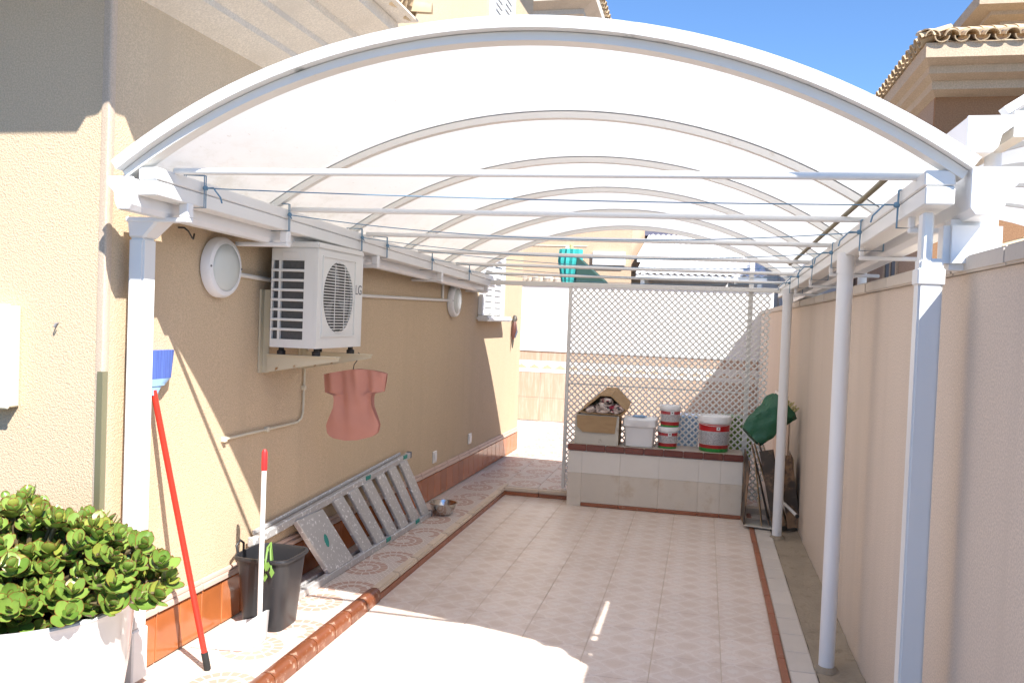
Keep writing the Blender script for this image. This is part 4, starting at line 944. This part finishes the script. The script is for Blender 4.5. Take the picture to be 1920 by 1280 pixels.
LV = [leaf_mesh(1, .10, .39), leaf_mesh(1, .2, .43), leaf_mesh(1, .05, .35)]
def leaf_me(l):
    me = bpy.data.meshes.new('leaf'); me.from_pydata(l[0], [], l[1]); ul = me.uv_layers.new()
    for lp in me.loops: ul.data[lp.index].uv = (l[2][lp.vertex_index], 0)
    for p in me.polygons: p.use_smooth = True
    me.materials.append(MT['leaf']); return me
LM = [leaf_me(l) for l in LV]
tips = []
cpl = Vector((PX, PY, .585))
rnd = random.Random(11)
tries = 0
while len(tips) < 330 and tries < 40000:
    tries += 1
    a = rnd.uniform(0, 2*math.pi); el = rnd.uniform(-.12, 1.5) ; rr = rnd.uniform(.6, 1.0)
    d = Vector((math.cos(a)*math.cos(el), math.sin(a)*math.cos(el), math.sin(el)))
    lump = 1+.10*math.sin(3*a+1)+.08*math.sin(5*a+2*el)
    p = cpl + Vector((d.x*.45, d.y*.47, d.z*.30))*rr*lump
    if p.y > 2.79 or p.z < .56: continue
    if math.hypot(p.x-PX, p.y-PY) > .29 and p.z < .635: continue
    if all((p-q).length > .054 for q, _ in tips): tips.append((p, d))
leaves = []
for p, d in tips:
    ax = (d*.75+Vector((rnd.uniform(-.25, .25), rnd.uniform(-.25, .25)-.12, .55))).normalized()
    s1 = ax.orthogonal().normalized(); s2 = ax.cross(s1)
    nl = rnd.randint(4, 5); ph = rnd.uniform(0, 6.28)
    for tier in range(3):
        for k in range(2 if tier == 2 else nl-(tier == 1)):
            an = ph + tier*.8 + 2*math.pi*k/(2 if tier == 2 else nl-(tier == 1)) + rnd.uniform(-.2, .2)
            out = s1*math.cos(an)+s2*math.sin(an); opn = (1.15, .75, .3)[tier]+rnd.uniform(-.15, .15)
            yv = (out*math.sin(opn)+ax*math.cos(opn)).normalized(); zv = (ax - yv*ax.dot(yv)).normalized() if abs(ax.dot(yv)) < .999 else s1
            xv = yv.cross(zv); sc = (.060, .050, .036)[tier]*rnd.uniform(.62, 1.22)
            base = p - ax*.03*(2-tier)*.5
            leaves.append((Matrix(((xv.x, yv.x, zv.x, base.x), (xv.y, yv.y, zv.y, base.y), (xv.z, yv.z, zv.z, base.z), (0, 0, 0, 1))) @ Matrix.Scale(sc, 4), rnd.randrange(3), base))
camp = Vector((0, 0, 1.6))
leaves.sort(key=lambda l: (l[2]-camp).length - .35*(l[2].z))
plm = Matrix.Translation(-Vector(pl.location))
for mtx, vi, b_ in leaves[:290]:
    o = bpy.data.objects.new('leaf', LM[vi]); COL.objects.link(o); o.parent = pl; o.matrix_local = plm @ mtx
vs = []; fs = []; uvv = []
for mtx, vi, b_ in leaves[290:]:
    o_ = len(vs); mm = plm @ mtx; vs += [mm @ Vector(v) for v in LV[vi][0]]; fs += [tuple(i+o_ for i in f) for f in LV[vi][1]]; uvv += LV[vi][2]
rest = leaf_me((vs, fs, uvv)); o = bpy.data.objects.new('leaf_mass', rest); COL.objects.link(o); o.parent = pl; tag(o, kind='stuff')
g = G()
for p, d in tips:
    r0 = Vector((PX+(p.x-PX)*.18, PY+(p.y-PY)*.18, .55)); mid = r0.lerp(p, .55)+Vector((0, 0, .03)); g.tube([r0, mid, p], [.014, .009, .006], 5)
ob('stems', g, 'stem', pl, smooth=60)

# ------------------------------------------------------------------ rear of the plot and beyond
YF = 12.72
rw = thing('rear_wall', 'white rear wall with wood-grain tile dado behind the lattice screen', 'wall', (-2, YF, 0))
g = G(); g.box((-6.5, YF, 0), (.94, YF+.15, 2.12)); ob('wall', g, 'garage', rw)
x = -6.0
while x < .7:
    for z0, z1, nm, m_ in ((.075, .42, 'dado_tile', 'dado'), (.423, .80, 'dado_tile', 'dado'), (.985, 1.12, 'dado_tile', 'dado')):
        q = G(); q.box((x+.0015, YF-.012, z0), (min(x+.40, .77)-.0015, YF-.0005, z1)); ob(nm, q, m_, rw)
    q = G(); q.box((x+.0015, YF-.016, .803), (min(x+.40, .77)-.0015, YF-.0005, .982)); fz = ob('frieze_tile', q, 'frieze', rw)
    for dx in (.1, .3):
        if x+dx < .72:
            q = G(); q.add([(x+dx-.09, YF-.0185, .865), (x+dx+.09, YF-.0185, .865), (x+dx, YF-.0185, .925), (x+dx-.09, YF-.0165, .865), (x+dx+.09, YF-.0165, .865), (x+dx, YF-.0165, .925)], [(0, 1, 2), (3, 5, 4), (0, 3, 4, 1), (1, 4, 5, 2), (2, 5, 3, 0)]); ob('motif', q, 'wallfar', fz)
    x += .40
q = G(); q.box((-6.0, YF-.03, 1.122), (.77, YF-.0005, 1.16)); ob('ledge', q, 'garage', rw, bevel=.006)
q = G(); q.box((-6.5, YF-.03, 2.122), (.94, YF+.18, 2.17)); ob('coping', q, 'garage', rw, bevel=.006)
# rubble stones on the wall
for k in range(9):
    x = -2.9+k*.085+rnd.uniform(-.02, .02); s_ = rnd.uniform(.045, .07)
    solo('loose_stone', blob(x, YF+.07, 2.17+s_*.8, s_*1.1, s_, s_*.8, 40+k, 9, 6, .2), 'stone', 'loose rubble stone lying in a row on top of white rear wall' , 'stone', (x, YF+.07, 2.17), smooth=50, group='rubble stones on the rear wall')
# rear house
rh = thing('rear_house', 'sunlit beige rendered house rising behind the white rear wall', 'house', (-5, 14.4, 0))
g = G(); g.box((-12, 14.4, -.1), (-1.25, 22, 3.9)); g.box((-12, 14.4, 3.9), (-2.55, 22, 7.2)); ob('wall', g, 'wallfar', rh)
pp = [(0, 6.45), (.18, 6.5), (.18, 6.58), (.38, 6.64), (.38, 6.72), (.6, 6.8), (.6, 6.95), (-.3, 6.95)]
g = G(); n = len(pp); A = [(-12, 14.4-a, b) for a, b in pp]; Bc = [(-2.55+a, 14.4-a, b) for a, b in pp]; Cc = [(-2.55+a, 22, b) for a, b in pp]
g.add(A+Bc+Cc, [(i, (i+1) % n, n+(i+1) % n, n+i) for i in range(n)] + [(n+i, n+(i+1) % n, 2*n+(i+1) % n, 2*n+i) for i in range(n)] + [tuple(range(n)), tuple(range(2*n, 3*n))]); ob('cornice', g, 'cornice', rh)
roof_tiles(rh, (-1.92, 13.75, 6.97), (0, 1, 0), (-1, 0, .34), 12, 1); 
g = G(); g.hexa([(-12, 13.85, 6.952), (-2.0, 13.85, 6.952), (-2.0, 22, 6.952), (-12, 22, 6.952), (-12, 17, 8.4), (-6, 17, 8.4), (-6, 20, 8.4), (-12, 20, 8.4)]); ob('roof_deck', g, 'rtile', rh)
q = G(); q.box((-2.36, 14.33, 2.1), (-2.26, 14.399, 2.85)); ob('door_frame', q, 'garage', rh); q = G(); q.box((-3.3, 14.39, 2.86), (-2.0, 14.399, 2.88)); ob('moulding', q, 'cornice', rh)
q = G(); q.box((-1.9, 14.33, 2.55), (-1.35, 14.399, 2.78)); b_ = ob('awning_box', q, 'garage', rh, bevel=.01)
# folded parasol, chair
t = thing('folded_parasol', 'folded turquoise parasol standing behind the white rear wall', 'parasol', (-2.1, 13.3, -.06))
g = G(); g.tube([(-2.1, 13.3, -.06), (-2.1, 13.3, 2.75)], .02, 10); ob('pole', g, 'pole', t, smooth=50)
g = G(); vs = []; n = 24
for i in range(9):
    z = 2.72-.75*i/8
    for k in range(n):
        a = 2*math.pi*k/n; r_ = (.09+.03*min(1, i/2)-.012*i)*(1+.28*(k % 2))+.01; vs.append((-2.1+r_*1.5*math.cos(a)-.01*i*.4, 13.3+r_*math.sin(a), z))
g.add(vs, [(i*n+k, i*n+(k+1) % n, (i+1)*n+(k+1) % n, (i+1)*n+k) for i in range(8) for k in range(n)]+[tuple(range(n)), tuple(8*n+k for k in range(n))]); ob('canopy', g, 'turq', t)
g = G(); g.lathe([(.0, 2.80), (.03, 2.79), (.03, 2.72), (.06, 2.715), (0, 2.70)], 10, (-2.1, 13.3, 0), caps=False); ob('finial', g, 'yellow', t, smooth=50)
t = thing('canvas_cover', 'dark green sloping canvas cover beside the folded parasol', 'canvas', (-1.75, 13.4, -.06))
g = G(); g.extr([(-2.0, 2.62), (-1.55, 2.24), (-1.55, 1.9), (-2.0, 1.9)], lambda a, b: (a, 13.2, b), lambda a, b: (a, 13.7, b)); ob('canvas', g, 'grn', t, bevel=.01)
for x, y in ((-1.98, 13.22), (-1.57, 13.22), (-1.98, 13.68), (-1.57, 13.68)): g = G(); g.box((x-.015, y-.015, -.06), (x+.015, y+.015, 1.899)); ob('leg', g, 'dark', t)
# white corrugated terrace roofs
def corr(label, x0, x1, y0, y1, z0, z1, zbase=-.06):
    t = thing('corrugated_roof', label, 'roof', ((x0+x1)/2, y0, zbase), 'corrugated terrace roofs'); n_ = int((x1-x0)/.02); g = G(); vs = []
    for k in range(n_+1):
        x = x0+(x1-x0)*k/n_; w_ = .014*math.sin(x*2*math.pi/.1)
        vs += [(x, y0, z0+w_), (x, y1, z1+w_), (x, y1, z1+w_-.006), (x, y0, z0+w_-.006)]
    g.add(vs, [(k*4+i, k*4+4+i, k*4+4+(i+1) % 4, k*4+(i+1) % 4) for k in range(n_) for i in range(4)]+[(0, 1, 2, 3), (n_*4, n_*4+1, n_*4+2, n_*4+3)]); ob('sheet', g, 'corr', t)
    for x in (x0+.1, x1-.1):
        for y, z in ((y0+.1, z0), (y1-.1, z1)): g = G(); g.box((x-.03, y-.03, zbase), (x+.03, y+.03, z-.03)); ob('post', g, 'white', t)
    g = G(); g.box((x0, y0+.02, z0-.1), (x1, y0+.05, z0-.022)); ob('fascia', g, 'white', t)
corr('white corrugated terrace roof rising behind the lattice, higher one', -1.15, .95, 14.3, 17.0, 2.72, 3.35)
corr('white corrugated terrace roof just behind the rear wall, lower one', -1.05, .85, 12.95, 14.0, 2.36, 2.62)
t = thing('flat_roof_building', 'white building with blue grey roof edge behind the corrugated roofs', 'building', (.2, 19, -.06))
g = G(); g.box((-1.2, 17.3, -.06), (1.6, 21, 3.35)); ob('wall', g, 'garage', t); g = G(); g.box((-1.6, 17.22, 3.352), (1.65, 21.05, 4.3)); ob('roof_edge', g, 'slate', t)
g = G(); g.box((1.35, 17.0, -.06), (2.6, 24, 3.3)); g.box((1.25, 16.9, 3.301), (2.65, 24, 3.42)); solo('white_annex', g, 'garage', 'plain white annex building between rear roofs and neighbour house', 'building', (1.9, 19, -.06), bevel=.01)
# ------------------------------------------------------------------ neighbour on the right
nh = thing('neighbour_house', 'brown neighbour house with stepped pale cornice and clay tiled roof', 'house', (3.2, 11.7, 0))
NX, NY = 2.70, 11.7
g = G(); g.box((NX, NY, -.1), (12, 24, 4.75)); ob('wall', g, 'nbwall', nh)
g = G(); g.box((NX-.004, NY+.05, -.05), (NX-.0005, 24, 4.6)); ob('side_render', g, 'nbside', nh)
pp = [(0, 4.58), (.16, 4.62), (.16, 4.72), (.30, 4.76), (.30, 4.85), (.45, 4.89), (.45, 5.06), (-.4, 5.06)]
sx_, sy_ = .62, 1.45
g = G(); n = len(pp); A = [(12, NY-a*sy_, b) for a, b in pp]; Bc = [(NX-a*sx_, NY-a*sy_, b) for a, b in pp]; Cc = [(NX-a*sx_, 24, b) for a, b in pp]
g.add(A+Bc+Cc, [(i, (i+1) % n, n+(i+1) % n, n+i) for i in range(n)] + [(n+i, n+(i+1) % n, 2*n+(i+1) % n, 2*n+i) for i in range(n)] + [tuple(range(n)), tuple(range(2*n, 3*n))]); ob('cornice', g, 'nbpale', nh)
ex, ey = NX-.45*sx_-.05, NY-.45*sy_-.06
roof_tiles(nh, (ex+.1, ey, 5.07), (1, 0, 0), (0, 1, .34), 18, 2, .215)
roof_tiles(nh, (ex, ey+.1, 5.07), (0, 1, 0), (1, 0, .34), 34, 1, .215)
for k in range(12): piece('ridge_tile', bt, nh, (ex+.03+k*.19-nh.location.x, ey+.03+k*.19-NY, 5.12+k*.066), (.24, 0, R(-45)), (1.25, 1, 1.25))
g = G(); g.hexa([(ex+.1, ey+.1, 5.062), (12, ey+.1, 5.062), (12, 24, 5.062), (ex+.1, 24, 5.062), (ex+2.3, ey+2.3, 5.80), (12, ey+2.3, 5.80), (12, 22, 5.80), (ex+2.3, 22, 5.80)]); ob('roof_deck', g, 'rtile', nh)
for y0 in (13.4, 15.6):
    q = G(); q.box((NX-.02, y0, 2.0), (NX-.005, y0+.8, 3.6)); wn = ob('window', q, 'glassw', nh)
    for a, b in ((y0-.08, y0-.001), (y0+.801, y0+.88), (y0+.38, y0+.42)): q = G(); q.box((NX-.035, a, 1.95), (NX-.006, b, 3.65)); ob('frame', q, 'nbpale', wn)
g = G()
pp = [(0, 6.30), (.92, 6.34), (.92, 6.40), (1.12, 6.43), (1.12, 6.49), (1.34, 6.52), (1.34, 6.7), (-.3, 6.7)]
A = [(12, 15.3-a, b) for a, b in pp]; Bc = [(5.1-a, 15.3-a, b) for a, b in pp]; Cc = [(5.1-a, 24, b) for a, b in pp]; n = len(pp)
g.add(A+Bc+Cc, [(i, (i+1) % n, n+(i+1) % n, n+i) for i in range(n)] + [(n+i, n+(i+1) % n, 2*n+(i+1) % n, 2*n+i) for i in range(n)] + [tuple(range(n)), tuple(range(2*n, 3*n))]); ob('upper_cornice', g, 'nbpale', nh)
g = G(); g.box((5.1, 15.3, 5.0), (12, 24, 6.69)); ob('upper_wall', g, 'nbwall', nh)
# neighbour's canopy with its gutter
nc = thing('neighbour_canopy', 'white neighbour canopy with wide end-capped gutter above the boundary wall', 'canopy', (2.3, 3.4, 0))
gutter(.865, 1, 2.365, 3.28, 9.5, .152, .125, False, nc)
def narc(t_, off=0): a = .62*t_; return (2.35+(2.3+off)*math.sin(a), 2.39+(2.3+off)*math.cos(a)-2.3*math.cos(.62))
def nstrip(y0, y1, o0, o1):
    q = G(); vs = []
    for k in range(25):
        t_ = -1+2*k/24
        for yy, oo in ((y0, o0), (y1, o0), (y1, o1), (y0, o1)): x, z = narc(t_, oo); vs.append((x, yy, z))
    q.add(vs, [(k*4+i, k*4+(i+1) % 4, k*4+4+(i+1) % 4, k*4+4+i) for k in range(24) for i in range(4)]+[(0, 1, 2, 3), (96, 97, 98, 99)]); return q
ob('edge_trim', nstrip(3.34, 3.40, 0, .03), 'whited', nc, smooth=30)
for k in range(6): ob('arch', nstrip(3.42+k*1.0, 3.45+k*1.0, -.035, -.006), 'archm', nc, smooth=30)
q = G(); vs = []
for k in range(25):
    x, z = narc(-1+2*k/24, 0); vs += [(x, 3.401, z), (x, 9.4, z)]
q.add(vs, [(2*k, 2*k+2, 2*k+3, 2*k+1) for k in range(24)]); ob('roof_panel', q, 'sheet', nc, smooth=60)
q = G(); q.box((1.02, 3.3, 2.30), (1.07, 9.5, 2.39)); ob('beam', q, 'white', nc)
q = G(); q.box((3.62, 3.3, 2.30), (3.67, 9.5, 2.39)); ob('beam', q, 'white', nc)
for x, y in ((1.045, 3.6), (1.045, 6.3), (1.045, 9.2), (3.645, 3.6), (3.645, 9.2)): q = G(); q.lathe([(.03, -.06), (.03, 2.30)], 16, (x, y, 0)); ob('column', q, 'pvc', nc, smooth=40)
# tiled ledge roof just behind the wall
tl = thing('tiled_ledge', 'short lean-to of pale clay tiles peeping over the boundary wall', 'roof', (1.15, 3.8, 1.9))
roof_tiles(tl, (1.0, 3.2, 1.80), (0, 1, 0), (1, 0, .34), 6, 2, .2)
q = G(); q.hexa([(1.0, 3.1, 1.60), (1.9, 3.1, 1.60), (1.9, 4.5, 1.60), (1.0, 4.5, 1.60), (1.0, 3.1, 1.82), (1.9, 3.1, 2.12), (1.9, 4.5, 2.12), (1.0, 4.5, 1.82)]); ob('deck', q, 'rtile', tl)
for y in (3.15, 4.45): q = G(); q.box((1.02, y-.03, -.06), (1.08, y+.03, 1.599)); ob('post', q, 'wall2', tl); q = G(); q.box((1.8, y-.03, -.06), (1.86, y+.03, 1.599)); ob('post', q, 'wall2', tl)
